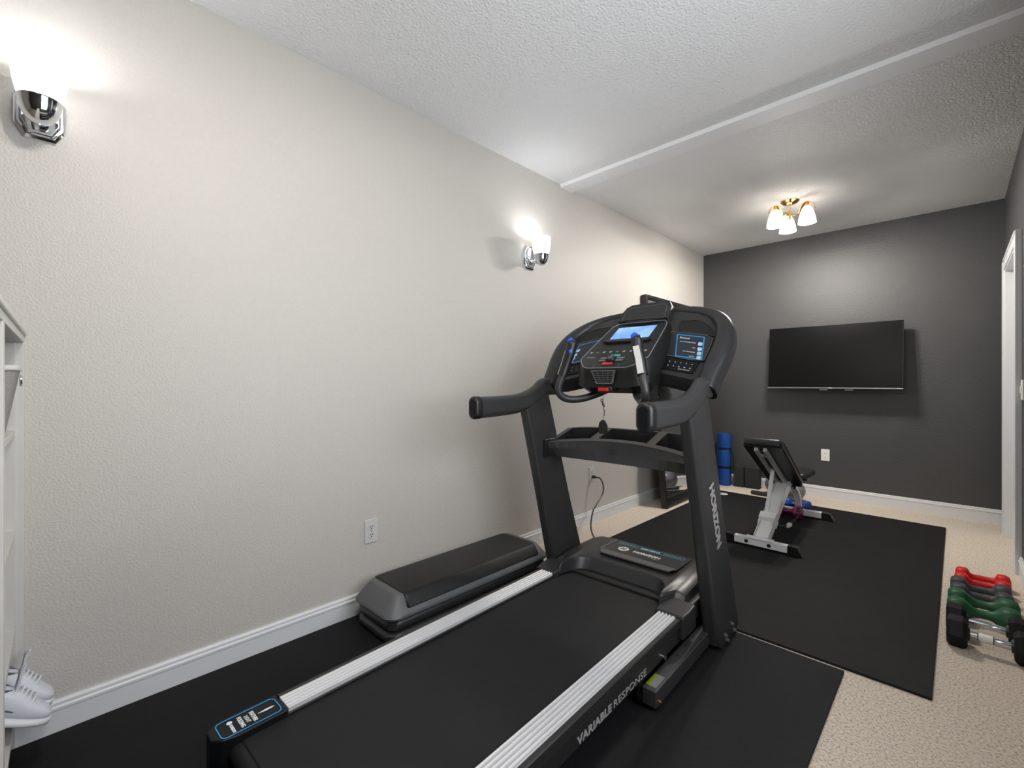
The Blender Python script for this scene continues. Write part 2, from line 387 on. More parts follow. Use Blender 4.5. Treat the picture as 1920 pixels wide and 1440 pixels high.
# ---------------------------------------------------------------- leaning mirror
mi = thing('floor_mirror', 'tall black framed mirror leaning on the beige wall near the far corner', 'mirror', (.26,4.43,0))
zt_ = 1.945; lean = atan2(.205, zt_)
def mp(g):   # build upright: x depth (front 0, back -.05), y width, z height; then lean back
    R_ = Matrix.Rotation(-lean, 4, 'Y'); g.v = [tuple(R_ @ Vector(p)) for p in g.v]; return g
Lm = sqrt(zt_**2+.205**2); hw = .57; bw = .030
dz = .055*sin(lean)
for ya, yb in ((-hw,-hw+bw),(hw-bw,hw)): mp(G().box(-.052,0,ya,yb,dz,Lm)).obj('frame_rail', M_frame, mi, bev=.003)
for za, zb in ((dz,dz+.085),(Lm-bw,Lm)): mp(G().box(-.052,0,-hw+bw,hw-bw,za,zb)).obj('frame_rail', M_frame, mi, bev=.003)
mp(G().box(-.030,-.024,-hw+bw,hw-bw,dz+.085,Lm-bw)).obj('mirror_pane', M_mirror, mi, smooth=False)
mp(G().box(-.048,-.031,-hw+bw,hw-bw,dz+.05,Lm-bw)).obj('back_board', M_frame, mi, smooth=False)

for yy in (-.115,-.095):
    mp(G().tube([(-.012,yy,Lm-.004),(-.012,yy-.004,Lm+.012),(-.012,yy+.004,Lm+.026),(-.012,yy,Lm+.034)], .0022, 6, 3)).obj('hanging_clip', M_chrome, mi)

# ---------------------------------------------------------------- floor mats
g = G().poly([(.022,-1.0,0),(1.785,-1.0,0),(1.785,2.178,0),(.022,2.178,0)], (0,0,.010))
tag(g.obj('floor_mat', M_rubber, bev=.002), 'black rubber mat under the treadmill and the aerobic step', 'floor mat')
g = G().poly([(.296,2.192,0),(2.036,2.206,0),(2.042,4.856,0),(.320,4.886,0)], (0,0,.011))
fm = tag(g.obj('floor_mat', M_rubber2, bev=.002), 'black rubber mat under the workout bench', 'floor mat')
em = G().lathe((.425,4.745,.0105), (0,0,1), [(.045,0),(.045,.0012)], 32).obj('printed_emblem', M_letter, fm)
for dx in (-.014,.012): G().poly([(.425+dx-.008,4.728,.0116),(.425+dx+.004,4.728,.0116),(.425+dx+.008,4.762,.0116),(.425+dx-.004,4.762,.0116)], (0,0,.0006)).obj('emblem_stroke', M_black, em)

# ---------------------------------------------------------------- aerobic step
st = thing('aerobic_step', 'aerobic step with black top, grey rim and two dark risers, along the beige wall', 'exercise step', (.235,1.53,.010))
def ringr(w, l, z, r, n=6): return [(x, y, z) for x, y in stadium(w, l, n, r)]
W_, L_ = .345, 1.06
G().rings([ringr(W_-.006,L_-.006,.112,.06), ringr(W_,L_,.121,.062), ringr(W_-.012,L_-.012,.131,.06), ringr(W_-.085,L_-.12,.190,.035), ringr(W_-.105,L_-.14,.197,.03)]).obj('platform', M_stepg, st, ang=50)
G().rings([ringr(W_-.030,L_-.175,.140,.02), ringr(W_-.022,L_-.18,.1480,.02), ringr(W_-.070,L_-.185,.192,.022), ringr(W_-.085,L_-.19,.1985,.025), ringr(W_-.105,L_-.20,.2015,.022)]).obj('top_surface', M_stepb, st, ang=50)
for z0 in (.0, .054):
    G().rings([ringr(W_-.055,L_-.055,z0,.05), ringr(W_-.030,L_-.03,z0+.012,.055), ringr(W_-.030,L_-.03,z0+.038,.055), ringr(W_-.06,L_-.06,z0+.052,.05)]).obj('riser', M_stepr, st, ang=50)

# ---------------------------------------------------------------- yoga mat, blocks, balls, bar
ym = thing('yoga_mat', 'rolled blue yoga mat standing upright in the far corner', 'yoga mat', (.268,5.235,0))
pr = []
for k, (r_, z_) in enumerate([(.066,.002),(.070,.01),(.070,.18),(.067,.20),(.070,.22),(.071,.385),(.068,.405),(.072,.425),(.074,.55),(.073,.565)]): pr.append((r_, z_))
G().lathe((0,0,0), (0,0,1), pr, 36).obj('roll', M_yblue, ym)
sp = [(.006*cos(t)*(1+t*.62), .006*sin(t)*(1+t*.62), .5655) for t in [i*.35 for i in range(54)]]
G().tube(sp, .0012, 5).obj('spiral_edge', M_dblue, ym)
for z_ in (.20,.405): G().lathe((0,0,z_), (0,0,1), [(.069,-.010),(.0735,-.009),(.0735,.009),(.069,.010)], 36).obj('strap', M_black, ym)
G().sweep(spline([(.07,-.02,.405),(.088,-.03,.36),(.10,-.03,.29),(.10,-.03,.20),(.092,-.03,.16),(.072,-.02,.19)],6), stadium(.022,.003,2), (1,0,0)).obj('shoulder_strap', M_black, ym)
b1 = tag(G().box(.372,.468,5.22,5.318,0,.222).obj('yoga_block', M_block, bev=.008), 'dark foam yoga block nearer the blue mat', 'yoga block', 'yoga blocks by the charcoal wall')
b2 = tag(G().box(.474,.618,5.235,5.318,0,.224).obj('yoga_block', M_block, bev=.008), 'wider dark foam yoga block, the one farther from the blue mat', 'yoga block', 'yoga blocks by the charcoal wall')
def sph(c, r, n=32): return G().lathe(c, (0,0,1), [(max(.0008,r*sin(pi*k/20)), -r*cos(pi*k/20)) for k in range(21)], n)
bl = thing('exercise_ball', 'small purplish grey exercise ball by the charcoal wall behind the bench', 'exercise ball', (.80,5.15,0))
sph((0,0,.1), .1).obj('ball', M_ball, bl); G().lathe((0,0,.1), (0,0,1), [(.1005,-.003),(.1012,0),(.1005,.003)], 40, cap=False).obj('seam', M_ball, bl)
bl = thing('exercise_ball', 'lighter grey exercise ball on the floor under the bench seat', 'exercise ball', (.985,4.99,0))
sph((0,0,.1), .1).obj('ball', M_ball2, bl); G().lathe((0,0,.1), (0,0,1), [(.1005,-.003),(.1012,0),(.1005,.003)], 40, cap=False).obj('seam', M_ball2, bl)
br = thing('exercise_bar', 'short black padded bar lying on the carpet before the purplish ball', 'exercise bar', (.75,4.985,.021))
G().lathe((-.13,0,0), (1,-.03,0), [(.019,0),(.021,.004),(.021,.256),(.019,.26)], 20).obj('foam_sleeve', M_black, br)
for x_ in (-.132,.13): G().lathe((x_,-.03*(x_+.13)*1.,0), (1,0,0), [(.013,-.004),(.013,.006)], 16).obj('end_plug', M_cord, br)

# ---------------------------------------------------------------- dumbbells
def neo(name, label, loc, rz, m, L, r, group, tp_=1.22):
    o = thing(name, label, 'dumbbell', loc, rz, group)
    hl = r*1.15; x1 = L/2
    # six sided heads lying on a flat, joined by the handle, one dipped surface
    def ring(x, rr, hexy):
        out = []
        for k in range(24):
            a = 2*pi*k/24
            q = cos(pi/6)/cos(((a+pi/6) % (pi/3))-pi/6)
            out.append((x, rr*sin(a)*(q*hexy+1-hexy), rr*cos(a)*(q*hexy+1-hexy)))
        return out
    seq = [(x1,r*.55,1),(x1-.004,r*.86,1),(x1-r*.45,r*1.06,1),(x1-hl*.95,r*1.02,1),(x1-hl*1.05,r*.86,.9),(x1-hl*tp_,r*.44,.2),(x1-hl*(tp_+.3),r*.35,0),(0,r*.37,0)]
    full = seq+[(-x,rr,h_) for x, rr, h_ in reversed(seq[:-1])]
    G().rings([ring(x, rr, h_) for x, rr, h_ in full]).obj('dipped_body', m, o, ang=60, loc=(0,0,r*.92))
    e = G().lathe((x1,0,r*.92), (1,0,0), [(r*.34,-.002),(r*.34,.0012)], 20).obj('weight_mark', m, o)
    return o
def hexd(label, loc, rz, L, r, grp, tagm=False):
    o = thing('hex_dumbbell', label, 'dumbbell', loc, rz, grp)
    for s_ in (1,-1):
        rs = []
        for x_, rr in ((L/2,.80),(L/2-.010,.97),(L/2-.052,1.),(L/2-.066,.80)):
            rs.append([(s_*x_, r*rr*sin(2*pi*(k+.5)/6), r*rr*cos(2*pi*(k+.5)/6)) for k in range(6)])
        h_ = G().rings(rs).obj('head', M_hex, o, bev=.003, loc=(0,0,r*.866))
        G().lathe((s_*(L/2-.066),0,r*.866), (-s_,0,0), [(.028,-.004),(.026,.006),(.017,.008)], 20).obj('collar', M_black, o)
    hh = G().lathe((-L/2+.06,0,r*.866), (1,0,0), [(.0125,0),(.0125,.012),(.0145,.03),(.0155,(L-.12)/2),(.0145,L-.12-.03),(.0125,L-.132),(.0125,L-.12)], 20).obj('handle', M_chrome, o)
    if tagm:
        G().lathe((-.035,0,r*.866), (1,0,0), [(.0158,0),(.0162,.002),(.0162,.042),(.0158,.044)], 20).obj('price_sticker', M_white, hh)
        for k in range(2): G().lathe((-.038+.046*k,0,r*.866), (1,0,0), [(.0164,0),(.0166,.001),(.0164,.003)], 20).obj('band', M_black, hh)
    return o
GR = 'dumbbells in a row on the carpet by the right wall'
hexd('black hex dumbbell with chrome handle and paper sticker, the nearest in the row', (2.200,2.757,0), radians(-1), .265, .068, GR, True)
hexd('black hex dumbbell with bare chrome handle, second nearest in the row', (2.195,2.905,0), radians(-1), .26, .068, GR)
neo('dumbbell', 'green dumbbell beside the black hex dumbbells, nearer of the two green', (2.188,3.060,0), radians(1), M_dgreen, .245, .054, GR, 1.45)
neo('dumbbell', 'green dumbbell beside the slate grey pair, farther of the two green', (2.190,3.188,0), radians(1), M_dgreen, .245, .054, GR, 1.45)
neo('dumbbell', 'slate grey dumbbell beside the green pair, nearer of the two grey', (2.190,3.312,0), radians(0), M_dgrey, .225, .048, GR)
neo('dumbbell', 'slate grey dumbbell beside the red pair, farther of the two grey', (2.188,3.425,0), radians(1), M_dgrey, .225, .048, GR)
neo('dumbbell', 'red dumbbell beside the slate grey pair, nearer of the two red', (2.198,3.538,0), radians(0), M_dred, .215, .043, GR)
neo('dumbbell', 'red dumbbell at the far end of the row', (2.203,3.645,0), radians(1), M_dred, .215, .043, GR)
neo('dumbbell', 'glossy purple dumbbell under the workout bench', (1.096,4.325,.0115), radians(-4), M_dpurp, .215, .054, 'dumbbells under the bench')
neo('dumbbell', 'blue dumbbell under the workout bench behind the purple one', (1.100,4.60,.0115), radians(-10), M_dblue, .215, .050, 'dumbbells under the bench')

# ---------------------------------------------------------------- workout bench
BX = 1.150; Z0 = .011
wb = thing('workout_bench', 'white framed adjustable workout bench with black pads on the black mat', 'workout bench', (BX,3.9,Z0))
def Bp(x, y, z): return (x-BX if abs(x) > .6 else x, y-3.9, z-Z0)
def bbox(x0, x1, y0, y1, z0, z1): return G().box(x0, x1, y0-3.9, y1-3.9, z0-Z0, z1-Z0)
for yb in (3.385, 4.43):
    fb = bbox(-.175,.172,yb-.022,yb+.022,.022,.070).obj('foot_bar', M_steelw, wb, bev=.003)
    for s_ in (-1,1):
        a = s_*.173; b = s_*.252
        G().add([(a-s_*.01,yb-3.9-.026,.0),(b,yb-3.9-.026,0),(b-s_*.035,yb-3.9-.026,.062),(a-s_*.01,yb-3.9-.026,.062),
                 (a-s_*.01,yb-3.9+.026,.0),(b,yb-3.9+.026,0),(b-s_*.035,yb-3.9+.026,.062),(a-s_*.01,yb-3.9+.026,.062)],
                [(0,1,2,3),(7,6,5,4),(0,4,5,1),(1,5,6,2),(2,6,7,3),(3,7,4,0)]).obj('end_cap', M_black, fb, bev=.003)
    if yb < 4:
        for x_ in (-.085,.055): G().lathe((x_,yb-3.9-.022,.034), (0,-1,0), [(.012,0),(.012,.003),(.006,.007)], 14).obj('bolt', M_black, fb)
        G().box(-.095,.075,yb-3.9-.028,yb-3.9+.03,.058,.064).obj('mounting_plate', M_steelw, fb, bev=.001)
# ladder spine: stepped channel rising from near bar to the hinge
def spine_pt(t): return Vector((0, 3.40-3.9+.60*t, .055+.315*t))
d_ = Vector((0,.60,.315)).normalized(); n_ = Vector((0,-.315,.60)).normalized()
side = [(0,-.03),(0,.03),(.10,.030),(.12,.05),(.20,.05),(.21,.026),(.30,.026),(.32,.046),(.38,.046),(.39,.024),(.47,.024),(.49,.044),(.55,.044),(.57,.026),(.68,.03),(.68,-.03)]
for sx in (-.046,.042):
    pts = [Vector((sx,-.5,.055))+d_*a+n_*b for a, b in side]
    G().hexa(pts, [p+Vector((.004,0,0)) for p in pts]).obj('ladder_plate', M_steelw, wb, smooth=False)
G().hexa([Vector((x_,-.5,.055))+d_*0+n_*b for x_, b in ((-.04,-.03),(.04,-.03),(.04,.022),(-.04,.022))], [Vector((x_,-.5,.055))+d_*.68+n_*b for x_, b in ((-.04,-.03),(.04,-.03),(.04,.022),(-.04,.022))]).obj('spine', M_steelw, wb, bev=.003)
G().hexa([Vector((x_,-.5,.055))+d_*.16+n_*b for x_, b in ((-.052,-.034),(.052,-.034),(.052,.056),(-.052,.056))], [Vector((x_,-.5,.055))+d_*.22+n_*b for x_, b in ((-.052,-.034),(.052,-.034),(.052,.056),(-.052,.056))]).obj('saddle', M_steelw, wb, bev=.003)
# rear leg from hinge to the far bar
G().sweep([(0,4.08-3.9,.35),(0,4.30-3.9,.25),(0,4.39-3.9,.17),(0,4.44-3.9,.05)], stadium(.045,.035,3,.006), (0,0,1)).obj('rear_leg', M_steelw, wb)
# back pad
pt = Vector((0, 3.425-3.9, .745)); pb = Vector((0, 4.075-3.9, .365))
pd = (pb-pt).normalized(); pn = Vector((0, -pd.z, pd.y)); pn = pn if pn.z > 0 else -pn   # up side normal
Lp = (pb-pt).length
def padrings(wt, wb_, z0, z1):
    rs = []
    for zz, ins in ((z0,.004),(z0+.008,0),(z1-.016,0),(z1-.005,.006),(z1,.022)):
        r = []
        for x_, y_ in stadium(1, 1, 5, .12):
            t = y_+.5; w_ = wt+(wb_-wt)*t
            q = pt+pd*(ins*1.+(Lp-2*ins)*t)+pn*(zz-(z1)); q = q+Vector((x_*(w_-2*ins),0,0)); r.append(q)
        rs.append(r)
    return rs
G().rings(padrings(.262,.235,0,.055)).obj('back_pad', M_leather, wb, ang=50)
G().hexa([pt+pd*.02+pn*(-.062)+Vector((x_,0,0)) for x_ in (-.12,.12)]+[pt+pd*.02+pn*(-.054)+Vector((x_,0,0)) for x_ in (.12,-.12)],
         [pt+pd*(Lp-.02)+pn*(-.062)+Vector((x_,0,0)) for x_ in (-.108,.108)]+[pt+pd*(Lp-.02)+pn*(-.054)+Vector((x_,0,0)) for x_ in (.108,-.108)]).obj('pad_backing', M_black, wb)
for x_ in (-.052,.004):
    G().hexa([pt+pd*.035+pn*b+Vector((x_+a,0,0)) for a, b in ((0,-.088),(.024,-.088),(.024,-.062),(0,-.062))],
             [pt+pd*(Lp+.0)+pn*b+Vector((x_+a,0,0)) for a, b in ((0,-.088),(.024,-.088),(.024,-.062),(0,-.062))]).obj('pad_rail', M_steelg, wb, bev=.002)
G().hexa([pt+pd*.12+pn*b+Vector((a,0,0)) for a, b in ((-.03,-.085),(.006,-.085),(.006,-.066),(-.03,-.066))],
         [pt+pd*.15+pn*b+Vector((a,0,0)) for a, b in ((-.03,-.085),(.006,-.085),(.006,-.066),(-.03,-.066))]).obj('cross_brace', M_steelg, wb)
# prop strut
G().sweep([(-.018,3.575-3.9,.155),(-.018,3.745-3.9,.485)], stadium(.026,.022,3,.005), (0,1,0)).obj('prop_strut', M_steelw, wb)
G().lathe((-.036,3.75-3.9,.478), (1,0,0), [(.008,0),(.008,.05)], 12).obj('pivot_pin', M_black, wb)
# hinge head and black bolts
G().box(-.05,.05,3.99-3.9,4.13-3.9,.335,.372).obj('hinge_bracket', M_steelw, wb, bev=.003)
G().hexa([Vector((x_,4.08-3.9+y_,.33)) for x_, y_ in ((.04,-.03),(.075,-.03),(.075,.09),(.04,.09))],[Vector((x_,4.08-3.9+y_,.372)) for x_, y_ in ((.04,.0),(.075,.0),(.075,.12),(.04,.12))]).obj('hinge_arm', M_steelw, wb, bev=.002)
for y_, z_, x_ in ((4.02,.345,.05),(4.10,.352,.074),(4.03,.31,.05)): G().lathe((x_,y_-3.9,z_), (1,0,0), [(.012,0),(.012,.012),(.007,.016)], 6).obj('bolt', M_black, wb, smooth=False)
# seat
rs = []
for zz, ins in ((0,.004),(.008,0),(.038,0),(.048,.006),(.053,.02)):
    r = []
    for x_, y_ in stadium(1, 1, 5, .14):
        t = y_+.5; w_ = .25-.03*t; r.append((x_*(w_-2*ins), .20+ins+(.41-2*ins)*t, .355+zz-.012*t))
    rs.append(r)
G().rings(rs).obj('seat_pad', M_leather, wb, ang=50)
G().box(-.035,.035,.18,.56,.300,.352).obj('seat_rail', M_black, wb, bev=.003)
# pull pin with spring cord near the floor
G().tube([(.05,3.60-3.9,.115),(.075,3.68-3.9,.10),(.09,3.86-3.9,.10),(.10,3.95-3.9,.13)], .007, 8, 5).obj('locking_cable', M_black, wb)
G().lathe((.085,3.70-3.9,.095), (.1,1,0), [(.012,0),(.016,.01),(.016,.05),(.010,.06)], 12).obj('locking_knob', M_steelw, wb)

# ---------------------------------------------------------------- cube shelf, basket, sneakers
ks = radians(-1.0)
cs = thing('cube_shelf', 'white cube shelf unit standing at the left edge against the beige wall', 'shelf unit', (.002,-.047,0), ks)
SD = .30
for x0, x1 in ((0,.018),(.685,.72),(1.38,1.40)): G().box(x0,x1,-SD,-.018,.0,1.262).obj('side_panel', M_shelf, cs, bev=.001)
G().box(0,1.40,-SD,0,1.262,1.283).obj('top_panel', M_shelf, cs, bev=.002)
G().box(-.0,1.40,-SD,.006,1.283,1.296).obj('top_moulding', M_shelf, cs, bev=.003)
g = G(); g.box(.684,.724,-.020,0,.0,1.262); g.obj('face_stile', M_shelf, cs, bev=.001)
g = G(); g.box(0,.012,-.0185,0,.0,1.262); g.obj('face_stile', M_shelf, cs, bev=.001)
for z_ in (.972,.662,.352,.098):
    for xa, xb in ((.018,.685),(.72,1.38)): G().box(xa,xb,-SD+.005,-.0185,z_,z_+.018).obj('shelf_board', M_shelf, cs, bev=.001)
G().box(0,1.40,-SD-.006,-SD,.0,1.283).obj('back_panel', M_shelf, cs)
G().hexa([(.03,-.205,.116),(.26,-.205,.116),(.26,-.255,.116),(.03,-.255,.116)],[(.03,-.205,.190),(.26,-.205,.190),(.26,-.255,.206),(.03,-.255,.206)]).obj('heel_ledge', M_shelf, cs)
bk = thing('storage_basket', 'grey felt basket with pale rim and metal ring in the top cubby', 'basket', (.10,-.20,.991))
tp = [(x-.0,y,.185) for x, y in stadium(.30,.27,4,.03)]; bt = [(x*.8,y*.78,.0) for x, y in stadium(.30,.27,4,.03)]
bt = [(x+.075,y+.012,z) for x, y, z in bt]; tp = [(x+.075,y+.012,z) for x, y, z in tp]
inn = [(x*.95+.004,y*.95,z) for x, y, z in tp]; inb = [(x*.95+.004,y*.95,.008) for x, y, z in bt]
G().rings([bt,tp,inn,inb]).obj('body', M_fabric, bk)
G().sweep([tp[i] for i in range(len(tp))]+[tp[0]], stadium(.007,.014,2), (0,0,1), cap=False).obj('rim', M_rope, bk)
G().tube([(.03+.014*cos(a),.150+.004*sin(a)*0,.150+.014*sin(a)) for a in [i*pi/8 for i in range(17)]], .003, 8, cap=False).obj('ring_handle', M_chrome, bk)

def sneaker(label, loc, rz):
    o = thing('sneaker', label, 'shoe', loc, rz, 'sneakers in the bottom cubby')
    # y forward (toe), built from cross sections
    secs = [(-.145,.026,.030,.085),(-.13,.034,.0,.098),(-.09,.036,0,.094),(-.04,.037,0,.098),(0,.040,0,.104),(.03,.043,0,.098),(.065,.047,0,.078),(.10,.046,0,.062),(.125,.038,0,.052),(.142,.022,0,.040)]
    def ring(y, w, zt, zb, n=20, k=1.):
        out = []
        for i in range(n):
            a = 2*pi*i/n; c_, s_ = cos(a), sin(a)
            out.append((w*(abs(c_)**.8)*(1 if c_ > 0 else -1), y, zb+(zt-zb)*(.5+.5*(abs(s_)**.7)*(1 if s_ > 0 else -1))))
        return out
    G().rings([ring(y, w, zt, .018) for y, w, _, zt in secs]).obj('upper', M_shoe, o, sub=1)
    G().rings([[(x*w_*2, y*1., z) for x, y, z in ring2] for ring2, w_ in ()] or [ring(y, w*1.12+.002, .030, 0) for y, w, _, zt in [(-.152,.024,0,0)]+secs[1:-1]+[(.150,.022,0,0)]]).obj('sole', M_sole, o, sub=1)
    G().rings([[(.031*cos(a)*q, -.058+.072*sin(a)*q, z-(.010*sin(a))) for a in [2*pi*i/20 for i in range(20)]] for q, z in ((1.,.092),(1.08,.104),(1.,.112),(.86,.104),(.8,.085))]).obj('collar', M_shoeg, o, sub=1)
    G().sweep(spline([(0,.016,.095),(0,.008,.125),(0,.0,.150),(0,.003,.158)],4), stadium(.044,.008,3), (0,1,0)).obj('tongue', M_shoe, o)
    G().tube([(.006*cos(a),.002,.160+.008*sin(a)) for a in [i*pi/6 for i in range(7)]], .002, 6).obj('pull_loop', M_sole, o)
    for k in range(5):
        y_ = .072-k*.014; z_ = .080+k*.0055
        G().tube([(-.028,y_-.004,z_-.010),(-.014,y_,z_+.003),(0,y_+.002,z_+.007),(.014,y_,z_+.003),(.028,y_-.004,z_-.010)], .003, 6, 3).obj('lace', M_sole, o)
    G().tube([(.039,.045,.045),(.042,.02,.05),(.0415,-.01,.056)], .0022, 6, 3).obj('side_mark', M_shoeg, o)
    pm = Matrix.Rotation(radians(-28), 4, 'X') @ Matrix.Scale(.87, 4)
    for c in o.children: c.data.transform(pm)
    return o
sneaker('white running shoe nearer the wall in the bottom of the shelf unit', (.075,-.103,.193), radians(1))
sneaker('white running shoe nearer the camera in the bottom of the shelf unit', (.180,-.110,.193), radians(3))

# ================================================================ treadmill
TA = radians(1.85)
tf = Vector((-sin(TA), cos(TA), 0)); tr = Vector((cos(TA), sin(TA), 0))
TO = tr*1.0135+tf*1.2
tm = thing('treadmill', 'large black treadmill with lit console and silver side rails on the black mat', 'treadmill', TO+Vector((0,0,.010)), TA)
MZ = .010
class T(G):   # treadmill pieces are authored from carpet level, mat thickness taken off here
    def obj(s, *a, **k):
        s.v = [(x, y, z-MZ) for x, y, z in s.v]; return G.obj(s, *a, **k)
def ttext(name, body, size, origin, xd, yd, m, parent, **k):
    return text(name, body, size, (origin[0],origin[1],origin[2]-MZ), xd, yd, m, parent, **k)

# deck
T().box(-.268,.268,-.86,.74,.165,.186).obj('running_belt', M_belt, tm, bev=.006)
T().lathe((-.268,-.865,.158), (1,0,0), [(.025,0),(.025,.536)], 20).obj('rear_roller', M_belt, tm)
T().box(-.262,.262,-.83,.70,.120,.1645).obj('deck_board', M_black, tm)
for s_ in (-1,1):
    # lower frame rail
    g = T(); g.box(min(s_*.300,s_*.350), max(s_*.300,s_*.350), -.86, .66, .100, .156); fr = g.obj('frame_rail', M_char, tm, bev=.003)
    # upper trim lip and outer band
    g = T(); a = s_*.345; b = s_*.361
    pf = [(a,.200),(b-s_*.003,.2005),(b,.197),(b,.170),(a+s_*.004,.160),(a-s_*.045,.160),(a-s_*.045,.196),(a,.196)]
    g.rings([[(x,-.735,z) for x, z in pf],[(x,.53,z) for x, z in pf]]); g.obj('side_trim', M_char, tm, smooth=False)
    # silver ribbed rail
    x0 = .2705; x1 = .3430; N_ = 5; pf = [(x0,.186)]
    w_ = (x1-x0)/N_
    for k in range(N_):
        xa = x0+k*w_; pf += [(xa+.0010,.2035),(xa+.0035,.2052),(xa+.0060,.2035),(xa+w_-.0042,.2035),(xa+w_-.0036,.1985),(xa+w_-.0012,.1985)]
    pf += [(x1,.186)]
    T().rings([[(s_*x,-.737,z) for x, z in pf],[(s_*x,.522,z) for x, z in pf]]).obj('side_rail', M_alu, tm, smooth=False)
    T().box(min(s_*.262,s_*.2705),max(s_*.262,s_*.2705),-.75,.56,.170,.1925).obj('belt_guard', M_black, tm)
    # rear cap
    out = [(.262,-.742),(.356,-.742),(.357,-.86),(.350,-.905),(.330,-.925),(.292,-.925),(.270,-.905),(.262,-.87)]
    cpz = T().rings([[(s_*x,y,.110) for x, y in out],[(s_*x,y,.200) for x, y in out],[(s_*(.309+(x-.309)*.95),-.83+(y+.83)*.97,.2055) for x, y in out]]).obj('rear_cap', M_gloss, tm, bev=.002)
    G_ = [(x, y) for x, y in stadium(.072,.150,5,.014)]
    lb = T().sweep([(s_*.308+x,-.828+y,.2062) for x, y in G_]+[(s_*.308+G_[0][0],-.828+G_[0][1],.2062)], [(-.0013,0),(.0013,0),(.0013,.001),(-.0013,.001)], (0,0,1), cap=False).obj('label_outline', M_blue, cpz)
    for i, tx in enumerate(('FEATHER','LIGHT','FOLDING')):
        ttext('lettering', tx, .0150, (s_*.308,-.818-.0155*i,.2060), (1,0,0), (0,1,0), M_letter, cpz, bold=.0004 if i != 1 else 0, xs=.78)
    T().poly([(s_*.308-.0006,-.806,.206),(s_*.308+.0006,-.806,.206),(s_*.308+.0040,-.786,.206),(s_*.308+.003,-.770,.206),(s_*.308,-.762,.206),(s_*.308-.003,-.770,.206),(s_*.308-.0035,-.786,.206)], (0,0,.0006)).obj('feather_icon', M_letter, cpz)
    T().lathe((s_*.308-.018,-.872,.206), (0,0,1), [(.007,0),(.007,.0006)], 20).obj('emblem', M_letter, cpz)
    ttext('lettering', 'HORIZON', .010, (s_*.308+.010,-.872,.2060), (1,0,0), (0,1,0), M_letter, cpz, bold=.0005, xs=.8)
# front end cross tube, lift bar
T().box(-.38,.38,.86,.92,.030,.085).obj('front_cross_tube', M_charm, tm, bev=.004)
T().box(-.30,.30,.40,.44,.045,.085).obj('lift_cross_tube', M_char, tm, bev=.004)
T().tube([(.315,.22,.075),(.315,.66,.092)], .018, 12).obj('fold_strut', M_char, tm)
T().tube([(.30,.36,.115),(.365,.36,.115)], .009, 12).obj('pivot_bolt', M_chrome, tm)
T().box(-.3,.3,.62,.98,.045,.20).obj('motor_pan', M_black, tm, bev=.01)
ttext('lettering', 'VARIABLE', .034, (.3507,-.006,.1185), (0,1,0), (0,0,1), M_letg, tm, bold=.0011, align='RIGHT', fit=.190)
ttext('lettering', 'RESPONSE', .034, (.3507,.004,.1185), (0,1,0), (0,0,1), M_letg, tm, align='LEFT', fit=.224)

# motor hood: grid loft with the curved mouth over the belt
def mouth(x):
    a = abs(x)
    if a < .155: return .668
    if a < .250:
        t = (a-.155)/.095; return .668-.135*(1-sqrt(max(0,1-t*t)))
    return .533
xs_ = [0,.05,.10,.14,.165,.185,.205,.22,.234,.243,.249,.253,.262,.290,.312,.328,.336,.340]
xs_ = [-x for x in reversed(xs_[1:])]+xs_
rows = []
def fall(a): return 0 if a < .28 else -.001 if a < .30 else -.006 if a < .32 else -.016 if a < .332 else -.036 if a < .338 else -.12
for j in range(10):
    row = []
    for x in xs_:
        a = abs(x); y0 = mouth(x)
        y0 = max(y0, .600) if a > .262 else y0
        ys = [y0, y0+.005, y0+.027, y0+.034, y0+.044, .79, .93, 1.01, 1.05, 1.062][j]
        zs = [.190, .199, .240, .250, .254, .266, .266, .256, .220, .06][j]
        if a > .258: zs = [.200,.215,.238,.247,.251,.264,.264,.253,.212,.06][j]
        z = max(.055, zs+fall(a)*(1 if j < 9 else 0)); 
        row.append((x, ys, z))
    rows.append(row)
g = T(); g.rings(rows, closed=False)
hd = g.obj('motor_hood', M_arch, tm, ang=28)
so = hd.modifiers.new('solid', 'SOLIDIFY'); so.thickness = .003; so.offset = -1
# side feet of the hood over the rail ends
for s_ in (-1,1):
    pts = [(.256,.505,.208),(.372,.505,.208),(.380,.56,.214),(.378,.625,.218),(.300,.625,.224),(.256,.585,.222)]
    T().rings([[(s_*x,y,.120 if y < .55 else .13) for x, y, z in pts],[(s_*x,y,z-.004) for x, y, z in pts],[(s_*(.318+(x-.318)*.93),.56+(y-.56)*.93,z+.002) for x, y, z in pts]]).obj('foot_cover', M_arch, tm, bev=.004)
    T().box(min(s_*.332,s_*.362),max(s_*.332,s_*.362),.60,1.02,.140,.212).obj('side_skirt', M_char, tm, bev=.008)
    q = [(s_*.339,.86,.224),(s_*.339,.95,.226),(s_*.339,.985,.19),(s_*.339,.93,.16),(s_*.339,.86,.17)]
    T().poly(q, (s_*.006,0,0)).obj('side_vent', M_stepg, tm, bev=.002)
